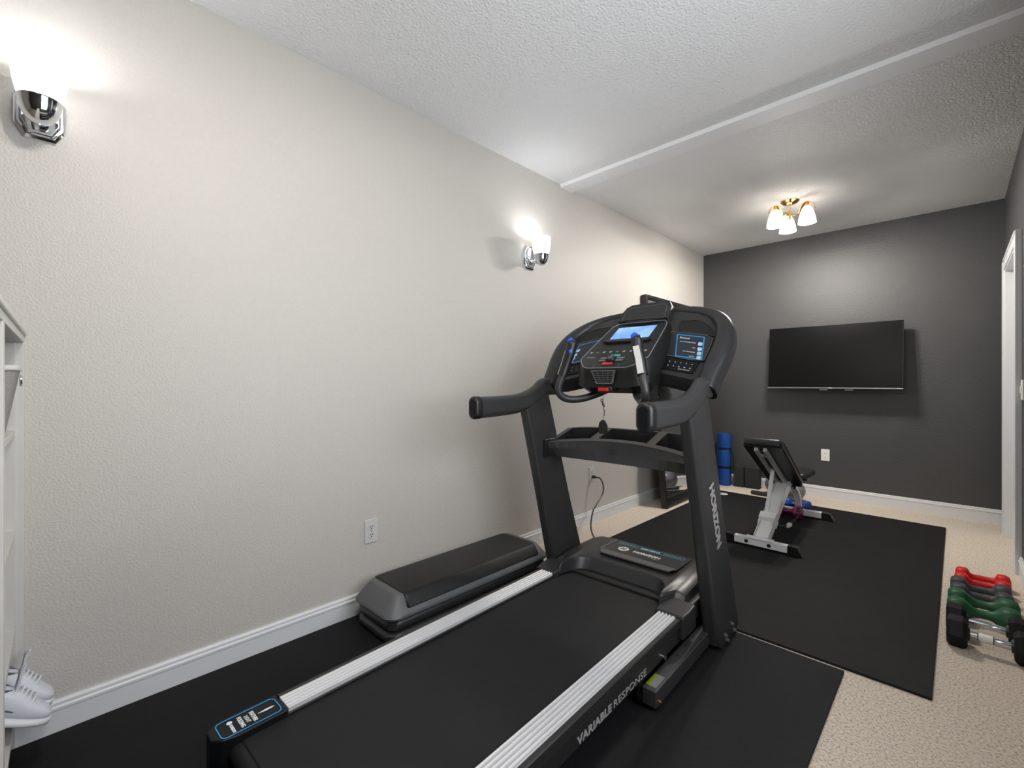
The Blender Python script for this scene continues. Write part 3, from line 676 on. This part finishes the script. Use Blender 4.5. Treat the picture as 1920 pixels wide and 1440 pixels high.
# badge plate on hood
zb = .2755
bd = T().hexa([(-.152,.752,zb-.006),(.212,.752,zb-.006),(.232,.775,zb-.004),(.232,.958,zb-.010),(-.172,.958,zb-.010),(-.172,.775,zb-.004)],
              [(-.152,.752,zb-.001),(.212,.752,zb-.001),(.232,.775,zb),(.232,.958,zb-.004),(-.172,.958,zb-.004),(-.172,.775,zb)]).obj('badge_plate', M_arch, tm, bev=.001)
T().hexa([(-.150,.744,zb-.008),(.210,.744,zb-.008),(.228,.786,zb-.004),(-.168,.786,zb-.004)],[(-.150,.744,zb),(.210,.744,zb),(.228,.786,zb+.0016),(-.168,.786,zb+.0016)]).obj('badge_edge', M_grey, bd, bev=.001)
T().box(-.1735,-.1715,.79,.955,zb-.006,zb+.001).obj('badge_line', M_letg, bd)
ol = [(.035+x,.925+y,zb-.0022) for x, y in stadium(.350,.030,5,.010)]
T().sweep(ol+[ol[0]], [(-.0013,0),(.0013,0),(.0013,.001),(-.0013,.001)], (0,0,1), cap=False).obj('badge_outline', M_teal, bd)
ttext('lettering', '4.0HP MOTOR', .0165, (.035,.925,zb-.0020), (1,0,0), (0,1,0), M_letter, bd, bold=.0007)
for x_ in (-.085,.152): T().box(x_-.045,x_+.045,.9225,.9265,zb-.0022,zb-.0014).obj('fine_print_line', M_letg, bd)
lg = T().lathe((-.078,.855,zb-.001), (0,0,1), [(.028,0),(.028,.001)], 32).obj('emblem', M_letter, bd)
for dx in (-.011,.006): T().poly([(-.078+dx-.004,.842,zb+.0001),(-.078+dx+.003,.842,zb+.0001),(-.078+dx+.009,.868,zb+.0001),(-.078+dx+.002,.868,zb+.0001)], (0,0,.0007)).obj('emblem_stroke', M_black, lg)
T().box(-.087,-.068,.8530,.8565,zb+.0001,zb+.0008).obj('emblem_stroke', M_black, lg)
ttext('lettering', 'HORIZON', .031, (.048,.855,zb-.0005), (1,0,0), (0.12,1,0), M_letter, bd, bold=.0016, xs=.98)
ttext('lettering', 'FITNESS', .0125, (.092,.829,zb-.0005), (1,0,0), (0,1,0), M_letg, bd, xs=1.2)

# uprights
def up_rear(z): return .445+(1.0-z)*.268
def up_front(z): return .630+(1.0-z)*.365
for s_ in (-1,1):
    rs = []
    for z, xin, xout in ((.012,.380,.440),(.035,.378,.442),(.12,.378,.441),(.5,.378,.437),(1.03,.378,.432)):
        ya, yb = up_rear(z), up_front(z)
        if z < .02: ya += .03; yb -= .04
        c = .5*(xin+xout); w_ = xout-xin; mid = .5*(ya+yb); dd = yb-ya
        rs.append([(s_*(c+x), mid+y, z) for x, y in stadium(w_, dd, 5, .016)])
    ya, yb = rs[-1][0][1], rs[-1][0][1]
    ya = min(p[1] for p in rs[-1]); yb = max(p[1] for p in rs[-1])
    rs[-1] = [(x, y, 1.0+.085*(y-ya)/(yb-ya)) for x, y, z in rs[-1]]
    u = T().rings(rs).obj('upright', M_charm, tm, ang=40)
    xo = s_*.440
    for z, t in ((.055,.30),(.072,.62),(.030,.70),(.028,.34)):
        y_ = up_rear(z)+(up_front(z)-up_rear(z))*t
        T().lathe((xo,y_,z), (s_,0,0), [(.011,0),(.011,.003),(.007,.005),(.007,.012),(.002,.014)], 12).obj('bolt', M_grey, u)
    if s_ > 0:
        ttext('lettering', 'HORIZON', .066, (.4382,.672,.585), (0,.355,-1), (0,1,.355), M_letg, u, bold=.0028, fit=.292, depth=.0008)
    # base rail with rear wheel
    b = T(); b.box(min(s_*.352,s_*.404),max(s_*.352,s_*.404),.195,.83,.030,.088); br_ = b.obj('base_rail', M_charm, tm, bev=.004)
    T().lathe((s_*.352,.225,.040), (-s_,0,0), [(.012,0),(.030,.001),(.030,.020),(.012,.021)], 24).obj('transport_wheel', M_black, br_)
    T().lathe((s_*.404,.225,.040), (s_,0,0), [(.008,0),(.008,.006),(.003,.008)], 12).obj('axle_nut', M_brass, br_)
    T().lathe((s_*.378,.70,.012), (0,0,1), [(.022,0),(.024,.004),(.022,.019)], 20).obj('levelling_foot', M_black, br_)
    if s_ > 0:
        sk = T().box(.356,.394,.215,.290,.0880,.0886).obj('warning_sticker', M_letd, br_)
        T().box(.356,.372,.215,.290,.0886,.0889).obj('sticker_band', M_yellow, sk)
        for y_ in (.45,.62): T().lathe((.372,y_,.088), (0,0,1), [(.004,0),(.004,.001)], 10).obj('screw_hole', M_pit, br_)

# arms, arch
def A(x, s, off=0): return Vector((x, .70+.625*s-.781*off, 1.16+.781*s+.625*off))
for s_ in (-1,1):
    path = spline([(s_*.405,.128,1.022),(s_*.405,.25,1.024),(s_*.405,.38,1.030),(s_*.405,.47,1.048),(s_*.405,.545,1.078),(s_*.406,.600,1.112),A(s_*.407,-.062),A(s_*.408,-.03)], 6)
    n_p = len(path); sc = [(1-.02*i/n_p, 1.-.12*i/n_p) for i in range(n_p)]
    hb = T().sweep(path, stadium(.056,.098,8), (0,0,1), sc).obj('handlebar', M_charm, tm, ang=60)
    T().sweep([(s_*.405,.098,1.022),(s_*.405,.102,1.022),(s_*.405,.110,1.022),(s_*.405,.135,1.022)], stadium(.058,.102,8), (0,0,1), [(.72,.84),(.93,.96),(1.02,1.01),(1.02,1.01)]).obj('end_cap', M_black, hb, ang=50)
    T().sweep([(s_*.405,.096,1.022),(s_*.405,.099,1.022)], stadium(.034,.074,8), (0,0,1)).obj('cap_face', M_gloss, hb)
half = [(.408,-.075,0),(.414,.0,0),(.426,.09,0),(.432,.175,0),(.422,.250,-.004),(.392,.322,-.014),(.340,.382,-.024),(.268,.424,-.031),(.185,.446,-.034),(.09,.457,-.035),(0,.461,-.035)]
full = half+[(-x,s,o) for x, s, o in reversed(half[:-1])]
k_ = 5
ap = spline([A(*p) for p in full], k_)
wid = [(1.02,1.08),(1.05,1.08),(1.10,1.05),(1.10,1.0),(1.0,.95),(.86,.88),(.72,.80),(.62,.72),(.56,.66),(.54,.64),(.54,.64)]
wid = wid+list(reversed(wid[:-1])); wid = lerp_list(wid, k_)
T().sweep(ap, stadium(.080,.092,6,.036), (0,-.781,.625), wid).obj('console_arch', M_arch, tm, ang=60)
for s_ in (-1,1):
    T().sweep([A(s_*.4075,-.078),A(s_*.409,-.070)], stadium(.086,.102,6,.038), (0,-.781,.625), [(1,1),(1,1)]).obj('arch_collar', M_black, tm, ang=50)

# wing boards between console and arch, with pocket, info panel and keypad
def sh(x): return -.22*(abs(x)-.2)
for s_ in (-1,1):
    o0, o1 = -.040, -.004
    pts = [(.10,.035),(.20,.020),(.345,-.018),(.405,-.020),(.410,.08),(.420,.18),(.410,.250),(.378,.318),(.33,.365),(.26,.402),(.15,.428),(.10,.435)]
    wg = T().rings([[A(s_*x,s-.02,-.075) for x, s in pts],[A(s_*x,s,o1-.004) for x, s in pts],[A(s_*(.26+(x-.26)*.985),.2+(s-.2)*.985,o1) for x, s in pts]]).obj('wing_board', M_arch, tm, ang=30)
    rec = [(.168,.278),(.345,.236),(.376,.212),(.376,.170),(.366,.086),(.300,.094),(.180,.128),(.160,.150)]
    rc = T().rings([[A(s_*x,s,-.010) for x, s in rec],[A(s_*x,s,.0030) for x, s in rec],[A(s_*(.27+(x-.27)*.96),.18+(s-.18)*.95,.0046) for x, s in rec]]).obj('media_shelf', M_char, wg, ang=25)
    rl = [A(s_*x,s,.0040) for x, s in rec]
    T().sweep(rl+[rl[0]], [(-.0022,-.001),(.0022,-.001),(.0012,.0028),(-.0012,.0028)], (0,-.781,.625), cap=False).obj('shelf_rim', M_grey, rc)
    lab = [(.203,.258),(.338,.227),(.356,.090),(.228,.118)]
    def inset(P, k): 
        cx_ = sum(p[0] for p in P)/len(P); cy_ = sum(p[1] for p in P)/len(P); return [(cx_+(x-cx_)*k, cy_+(y-cy_)*k) for x, y in P]
    lp = T().hexa([A(s_*x,s,.0046) for x, s in lab],[A(s_*x,s,.0054) for x, s in lab]).obj('info_panel', M_blue, rc)
    lb2 = inset(lab, .925)
    T().hexa([A(s_*x,s,.0054) for x, s in lb2],[A(s_*x,s,.0060) for x, s in lb2]).obj('info_face', mat('navy_print', (.012,.018,.03), .35), lp)
    xd = Vector((1,0,0)) if s_ > 0 else Vector((1,0,0))
    dirx = (A(s_*.338,.227)-A(s_*.203,.258)).normalized()*s_; diry = (A(s_*.203,.258)-A(s_*.21,.118)).normalized()
    def LP(u, v): # u 0..1 from inner edge, v 0..1 from bottom
        a = Vector(lab[3]).lerp(Vector(lab[2]), u); b = Vector(lab[0]).lerp(Vector(lab[1]), u); c_ = a.lerp(b, v); return A(s_*c_.x, c_.y, .0062)
    if s_ > 0: ttext('lettering', 'Bluetooth', .0150, LP(.30,.85), dirx, diry, M_letter, lp, depth=.0003, xs=.85)
    for i, (v, t1) in enumerate(((.655,'PLAY WITH PHONE OR TABLET'),(.43,'SYNC'),(.24,'PLAY WITH SPEAKERS'),(.06,'LISTEN'))):
        if s_ > 0:
            ttext('lettering', t1, .0075, LP(.72,v+.02), dirx, diry, M_letter, lp, align='RIGHT', depth=.0003, fit=(.078,.016,.058,.024)[i])
        c0 = LP(.875, v)
        ic = [c0+dirx*x+diry*y for x, y in stadium(.020,.020,3,.004)]
        T().hexa(ic, [p+Vector((0,-.781,.625))*.0005 for p in ic]).obj('icon', mat('pale_blue_print', (.42,.62,.80), .4), lp)
    T().sweep([LP(.86,.24-.03),LP(.86,.24+.03),LP(.90,.24+.035)], [(-.0008,0),(.0008,0),(.0008,.0012),(-.0008,.0012)], (0,-.781,.625)).obj('note_icon', M_blue, lp)
    kp = [(.160,.120),(.345,.080),(.330,.018),(.158,.056)]
    kb = T().hexa([A(s_*x,s,-.002) for x, s in kp],[A(s_*x,s,.0015) for x, s in kp]).obj('quick_keypad', M_gloss, wg, bev=.0008)
    for r_ in range(2):
        for c_ in range(6):
            u = .13+c_*.148; v = .72-r_*.36
            a = Vector(kp[3]).lerp(Vector(kp[2]), u); b = Vector(kp[0]).lerp(Vector(kp[1]), u); q = a.lerp(b, v)
            p = A(s_*q.x, q.y, .0016)
            if s_ > 0: ttext('key_digit', str(c_+1+r_*6) if r_*6+c_ < 10 else ('10','12')[c_-4], .0085, p, dirx, diry, M_letter, kb, depth=.0002, bold=.0002)
            else: T().hexa([p+dirx*x*.5+diry*y for x, y in ((-.003,-.001),(.003,-.001),(.003,.001),(-.003,.001))],[p+dirx*x*.5+diry*y+Vector((0,-.781,.625))*.0004 for x, y in ((-.003,-.001),(.003,-.001),(.003,.001),(-.003,.001))]).obj('key_digit', M_letter, kb)
    if s_ > 0: ttext('lettering', 'QUICK SPEED MPH', .0065, A(.286,.0385,.0016), dirx, diry, M_letter, kb, depth=.0002)
    pk = [(.196,.350),(.270,.346),(.320,.322),(.360,.282),(.388,.243),(.380,.232),(.300,.254),(.206,.280),(.192,.300)]
    T().hexa([A(s_*x,s,-.004) for x, s in pk],[A(s_*x,s,.0004) for x, s in pk]).obj('pocket', M_pit, wg)
    fr_ = [A(s_*x,s,.0008) for x, s in pk]
    T().sweep(fr_+[fr_[0]], [(-.0016,0),(.0016,0),(.0016,.002),(-.0016,.002)], (0,-.781,.625), cap=False).obj('pocket_rim', M_char, wg)

# console body
cd = Vector((0,.366,.249)).normalized(); cn = Vector((0,-cd.z,cd.y)); c0_ = Vector((0,.537,1.196))
def D(x, v, off=0): return c0_+cd*v+cn*off+Vector((x,0,0))
oct_ = [(.100,.004),(.131,.020),(.160,.058),(.178,.092),(.168,.23),(.156,.370),(.148,.410),(.128,.437),(.07,.441)]
oc = oct_+[(-x,v) for x, v in reversed(oct_)]
def ringD(k, off): return [D(x*k, .22+(v-.22)*k, off) for x, v in oc]
midr = [D(x*1.05, .22+(v-.22)*1.02, -.018) for x, v in oc]
low = {0:(.112,.548,1.112),1:(.150,.560,1.120),2:(.178,.590,1.130),3:(.192,.625,1.140),4:(.192,.74,1.235),5:(.182,.860,1.335),6:(.172,.90,1.37),7:(.15,.93,1.395),8:(.08,.935,1.40)}
lr = [Vector(low[i]) for i in range(9)]; lr = lr+[Vector((-p.x,p.y,p.z)) for p in reversed(lr)]
bk_ = [Vector((p.x*.9, p.y+.07, max(1.085,p.z-.035))) for p in lr]
cb = T().rings([ringD(.985,.0), ringD(1.,-.003), midr, lr, bk_]).obj('console_body', M_pod, tm, ang=32)
fp = T().rings([ringD(.955,.0),ringD(.955,.0022)]).obj('display_panel', M_gloss, cb, ang=20)
el = [D(x*.985,.22+(v-.22)*.985,.0012) for x, v in oc]
T().sweep(el+[el[0]], [(-.0022,-.001),(.0022,-.001),(.0015,.0022),(-.0015,.0022)], cn, cap=False).obj('panel_edge', M_edge, cb)
sp_ = [(-.104,.272),(.104,.272),(.104,.388),(-.104,.388)]
T().hexa([D(x,v,.0022) for x, v in sp_],[D(x,v,.0030) for x, v in sp_]).obj('display_screen', M_screen, fp)
for i in range(4):
    z_ = .285+.025*i
# device ledge
lg_ = [(-.132,.252),(-.105,.262),(.105,.262),(.132,.252),(.105,.228),(-.105,.228)]
T().hexa([D(x,v,.001) for x, v in lg_],[D(x*.96,.232+(v-.232)*.5,.014) for x, v in lg_]).obj('device_ledge', M_black, cb, bev=.003)
# touch keys
for i in range(9):
    x_ = -.145+i*.0355
    if x_ > .15: continue
    T().hexa([D(x_+a,.147+b,.0024) for a, b in ((-.007,-.006),(.005,-.006),(.007,.006),(-.005,.006))],[D(x_+a,.147+b,.0027) for a, b in ((-.007,-.006),(.005,-.006),(.007,.006),(-.005,.006))]).obj('key_icon', M_letd if i % 3 == 1 else M_letg, fp)
ttext('lettering', 'HORIZON', .0105, D(-.125,.100,.0024), (1,0,0), cd, M_letg, fp, depth=.0002)
T().lathe(D(-.002,.077,.002), cn, [(.0215,0),(.0215,.009),(.019,.013),(.012,.0135)], 28).obj('control_dial', M_black, cb)
T().lathe(D(-.002,.077,.0155), cn, [(.012,0),(.012,.0006)], 28).obj('dial_face', M_grey, cb)
def key(x0, x1, v0, v1, m, nm): T().hexa([D(a,b,.002) for a, b in ((x0,v0),(x1,v0),(x1,v1),(x0,v1))],[D(a,b,.0055) for a, b in ((x0,v0),(x1,v0),(x1,v1),(x0,v1))]).obj(nm, m, cb, bev=.001)
key(-.020,.030,.100,.118,M_green,'start_key'); key(-.030,.022,.030,.050,M_red,'stop_key')
key(-.062,-.028,.080,.094,M_letd,'speed_key'); key(-.062,-.028,.060,.074,M_letd,'speed_key'); key(.024,.062,.080,.094,M_letd,'incline_key'); key(.024,.062,.060,.074,M_letd,'incline_key')
for x_ in (-.070,.060): ttext('lettering', '-/', .013, D(x_,.022,.0024), (1,0,0), cd, M_letg, fp, depth=.0002)
# vent grille on the front face
def F(x, z, off=0): # front face plane through (.530,1.186)-(.549,1.113)
    t = (1.186-z)/.073; return Vector((x, .523+.022*t-off, z-off*.25))
gr = [(-.064,1.190),(.064,1.190),(.045,1.137),(-.045,1.137)]
vg = T().hexa([F(x,z,-.002) for x, z in gr],[F(x,z,.003) for x, z in gr]).obj('vent_grille', M_stepg, cb, bev=.001)
for i in range(5):
    z_ = 1.1825-.0098*i; w_ = .054-.0035*i
    for j in range(4):
        x0 = -w_+j*w_/2+.002; x1 = x0+w_/2-.004
        T().hexa([F(a,b,.003) for a, b in ((x0,z_-.0028),(x1,z_-.0028),(x1,z_+.0028),(x0,z_+.0028))],[F(a,b,.0042) for a, b in ((x0,z_-.0028),(x1,z_-.0028),(x1,z_+.0028),(x0,z_+.0028))]).obj('vent_slot', M_pit, vg)
T().tube([F(-.046,1.138,.004),F(-.038,1.132,.006),F(.038,1.132,.006),F(.046,1.138,.004)], .0028, 8).obj('vent_lip', M_letd, vg)
# safety key and its tether
T().box(-.026,.045,.520,.585,1.090,1.118).obj('key_socket', M_black, cb, bev=.006)
T().box(-.018,.032,.508,.524,1.094,1.111).obj('safety_key', M_red, cb, bev=.004)
tt = T().tube([(.006,.512,1.094),(.009,.512,1.07),(.008,.512,1.04),(.009,.512,1.00),(.009,.512,.965)], .0010, 6, 4).obj('tether_cord', M_cord, tm)
T().tube([(.002+.006*cos(a),.510,1.055+.006*sin(a)) for a in [i*pi/6 for i in range(13)]], .0016, 6).obj('tether_ring', M_cord, tt)
T().tube([(.004,.510,1.048),(.010,.510,1.036),(.016,.510,1.026)], [.0035,.005,.003], 8).obj('swivel_clip', M_cord, tt)
T().tube([(.017+.005*cos(a),.510,1.020+.006*sin(a)) for a in [i*pi/6 for i in range(13)]], .0012, 6).obj('clip_ring', M_chrome, tt)
T().tube([(.017,.510,1.014),(.017,.510,.985)], .0016, 6).obj('tether_tail', M_cord, tt)
tg = [(-.012,.905),(.030,.905),(.030,.945),(.018,.965),(.004,.968),(-.010,.955),(-.014,.940)]
T().hexa([(x,.508,z) for x, z in tg],[(x,.514,z) for x, z in tg]).obj('key_tag', M_black, tt, bev=.001)

# tablet holder
tb = [(-.142,1.425),(-.140,1.50),(-.118,1.535),(-.090,1.549),(.095,1.553),(.120,1.545),(.133,1.525),(.138,1.425)]
def TBp(x, z, off): return Vector((x, .905+(z-1.44)*.62-off*.85, z+off*.52))
th = T().rings([[TBp(x,z,-.045) for x, z in tb],[TBp(x,z,-.004) for x, z in tb],[TBp(x*.985,1.48+(z-1.48)*.98,0) for x, z in tb]]).obj('tablet_rest', M_arch, tm, ang=30)
ti = [(-.122,1.452),(-.116,1.500),(-.096,1.528),(.096,1.532),(.112,1.518),(.114,1.470),(.098,1.452)]
T().hexa([TBp(x,z,0) for x, z in ti],[TBp(x,z,.0015) for x, z in ti]).obj('rubber_inlay', M_char, th)
rim_ = [TBp(x,z,.0012) for x, z in ti]
T().sweep(rim_+[rim_[0]], [(-.0014,-.001),(.0014,-.001),(.0014,.0018),(-.0014,.0018)], (0,-.85,.52), cap=False).obj('inlay_rim', M_grey, th)
lip = spline([TBp(-.135,1.452,.008),TBp(-.07,1.447,.020),TBp(0,1.445,.024),TBp(.07,1.447,.020),TBp(.132,1.452,.008)], 4)
T().sweep(lip, stadium(.018,.010,3), (0,0,1)).obj('rest_lip', M_char, th)

# speed grips
for s_ in (-1,1):
    P_ = [(.164,.522,1.335),(.172,.516,1.285),(.190,.508,1.225),(.206,.496,1.165),(.219,.487,1.120),(.220,.492,1.082),(.198,.525,1.056),(.155,.580,1.056),(.105,.640,1.078),(.07,.70,1.105)]
    P_ = [(s_*x, y, z) for x, y, z in P_]
    gp = T().tube(P_, .0175, 14, 6).obj('speed_grip', M_charm, tm)
    S_ = spline(P_[:4], 8)
    rr = [.017+.0080*min(1,i/3) if i < 4 else .025-.003*(i/len(S_)) for i in range(len(S_))]
    rr[0] = .013
    gs = T().tube([Vector(P_[0])+Vector((0,.002,.010))]+S_, [.003]+rr, 16).obj('grip_sleeve', M_black, gp)
    top = Vector(P_[0])+Vector((0,-.008,.006))
    T().tube([Vector(P_[0])+Vector((-s_*.006*0-.009,-.012,-.016)),Vector(P_[0])+Vector((-.006,-.010,-.004)),Vector(P_[0])+Vector((-.003,-.003,.009))], [.009,.0145,.009], 12, 3).obj('toggle_button', M_bluec, gs)
    if s_ < 0:
        T().tube([Vector(P_[1])+Vector((.010,-.014,-.012)),Vector(P_[1])+Vector((.008,-.014,.004))], [.010,.010], 10).obj('toggle_button', M_bluec, gs)
    # bright contact plate, along the upper rear of the sleeve
    mid = [S_[int(len(S_)*.34)], S_[int(len(S_)*.62)], S_[int(len(S_)*.92)]]
    offv = Vector((.004,-.0235,.004)) if s_ > 0 else Vector((-.0222,-.007,.003))
    w1 = .013 if s_ > 0 else .005
    T().sweep([m_+offv for m_ in mid], [(-w1,-.002),(w1,-.002),(w1,.002),(-w1,.002)], offv).obj('pulse_sensor', M_bright, gs)

# storage tray between the uprights
xb = [-.378,-.350,-.172,-.128,.128,.172,.350,.378]
def rear(x): return .672-.085*(abs(x)/.378)**2
def front(x): return .835-.045*(abs(x)/.378)**4
def zt2(y): return .846+(y-.66)*.30
hole = {(1,1),(3,1),(5,1)}
g = T()
xx = []
for i in range(len(xb)-1):
    n_s = 1 if i in (0,2,4,6) else 4
    xx += [(xb[i]+(xb[i+1]-xb[i])*k/n_s, xb[i]+(xb[i+1]-xb[i])*(k+1)/n_s, i, k, n_s) for k in range(n_s)]
def ysplit(x): r, f = rear(x), front(x); return [r, r+.030, f-.012, f]
zf = .775
for x0, x1, i, k, n_s in xx:
    for j in range(3):
        a0, a1 = ysplit(x0)[j], ysplit(x0)[j+1]; b0, b1 = ysplit(x1)[j], ysplit(x1)[j+1]
        if j == 1 and i in (1,3,5):
            g.add([(x0,a0,zf),(x1,b0,zf),(x1,b1,zf),(x0,a1,zf)], [(0,1,2,3)])
            g.add([(x0,a0,zf),(x1,b0,zf),(x1,b0,zt2(b0)),(x0,a0,zt2(a0))], [(0,1,2,3)])
            g.add([(x0,a1,zf),(x1,b1,zf),(x1,b1,zt2(b1)),(x0,a1,zt2(a1))], [(3,2,1,0)])
            if k == 0: g.add([(x0,a0,zf),(x0,a1,zf),(x0,a1,zt2(a1)),(x0,a0,zt2(a0))], [(3,2,1,0)])
            if k == n_s-1: g.add([(x1,b0,zf),(x1,b1,zf),(x1,b1,zt2(b1)),(x1,b0,zt2(b0))], [(0,1,2,3)])
        else:
            g.add([(x0,a0,zt2(a0)),(x1,b0,zt2(b0)),(x1,b1,zt2(b1)),(x0,a1,zt2(a1))], [(0,1,2,3)])
    ra, rb = rear(x0), rear(x1); fa, fb_ = front(x0), front(x1)
    def bt_(x): return .592-.012*(abs(x)/.378)**2
    for (ya,za),(yb,zb_),(yc,zc),(yd,zd) in ((( ra,zt2(ra)),(rb,zt2(rb)),(.55*rear(x1)+.45*bt_(x1),.800),(.55*rear(x0)+.45*bt_(x0),.800)),
        ((.55*rear(x0)+.45*bt_(x0),.800),(.55*rear(x1)+.45*bt_(x1),.800),(bt_(x1)+.02,.757),(bt_(x0)+.02,.757)),
        ((bt_(x0)+.02,.757),(bt_(x1)+.02,.757),(front(x1)-.02,.757),(front(x0)-.02,.757)),
        ((front(x0)-.02,.757),(front(x1)-.02,.757),(fb_,zt2(fb_)),(fa,zt2(fa)))):
        g.add([(x0,ya,za),(x1,yb,zb_),(x1,yc,zc),(x0,yd,zd)], [(0,1,2,3)])
tray = g.obj('storage_tray', M_arch, tm, smooth=False)
T().tube([(x, rear(x)-.001, zt2(rear(x))) for x in [-.376+.752*i/24 for i in range(25)]], .0024, 6).obj('tray_edge', M_grey, tray)
for x_ in (-.150,.150):
    T().tube([(x_-.02,ysplit(x_)[1],zt2(ysplit(x_)[1])+.0005),(x_-.022,ysplit(x_)[2],zt2(ysplit(x_)[2])+.0005)], .0016, 6).obj('divider_edge', M_grey, tray)
for i, s_ in ((0,-1),(1,1)):
    T().box(min(s_*.362,s_*.379),max(s_*.362,s_*.379),.565,.80,.752,.842).obj('tray_end_plate', M_black, tray, bev=.003)

# ---------------------------------------------------------------- lights
def point(name, loc, w, col, r=.03):
    l = bpy.data.lights.new(name, 'POINT'); l.energy = w; l.color = col; l.shadow_soft_size = r
    o = bpy.data.objects.new(name, l); COL.objects.link(o); o.location = loc; return o
COOL = (.93,.965,1.); WARM = (1.,.86,.70)
point('lamp_sconce_near', (.115,-.012,2.065), 2.2, COOL, .03)
point('lamp_sconce_far', (.115,2.312,2.060), 2.2, COOL, .03)
for a in (-10,110,230):
    point('lamp_ceiling', (LX+.125*cos(radians(a)), LY+.125*sin(radians(a)), CZ-.205), 23, (1.,.945,.88), .028)
    point('added_ceiling_fill', (1.35+.125*cos(radians(a)), .35+.125*sin(radians(a)), CZ-.205), 9, (1,.95,.9), .028)  # second call: fill bulbs for the added overhead fixture
ar = bpy.data.lights.new('added_window_fill', 'AREA'); ar.shape = 'RECTANGLE'; ar.size = 1.2; ar.size_y = 1.5; ar.energy = 12; ar.color = (.95,.97,1)  # added fill area light, set in the unseen right wall opening
ao = bpy.data.objects.new('added_window_fill', ar); COL.objects.link(ao); ao.location = (RW+.06, 1.10, 1.50)
ao.rotation_euler = (0, radians(90), 0)
wd = bpy.data.worlds.new('world'); SC.world = wd; wd.use_nodes = True
wd.node_tree.nodes['Background'].inputs[0].default_value = (.75,.85,1,1); wd.node_tree.nodes['Background'].inputs[1].default_value = 1.0

# ---------------------------------------------------------------- camera and view
cam = bpy.data.cameras.new('camera'); co = bpy.data.objects.new('camera', cam); COL.objects.link(co)
cam.sensor_width = 36; cam.lens = 853*36/1920; cam.shift_y = -5/1920; cam.clip_start = .02
co.location = CAM; co.rotation_euler = (radians(90), 0, YAW)
SC.camera = co
SC.view_settings.view_transform = 'Standard'; SC.view_settings.look = 'None'; SC.view_settings.gamma = 1; SC.view_settings.exposure = 1.22
SC.view_settings.use_curve_mapping = False
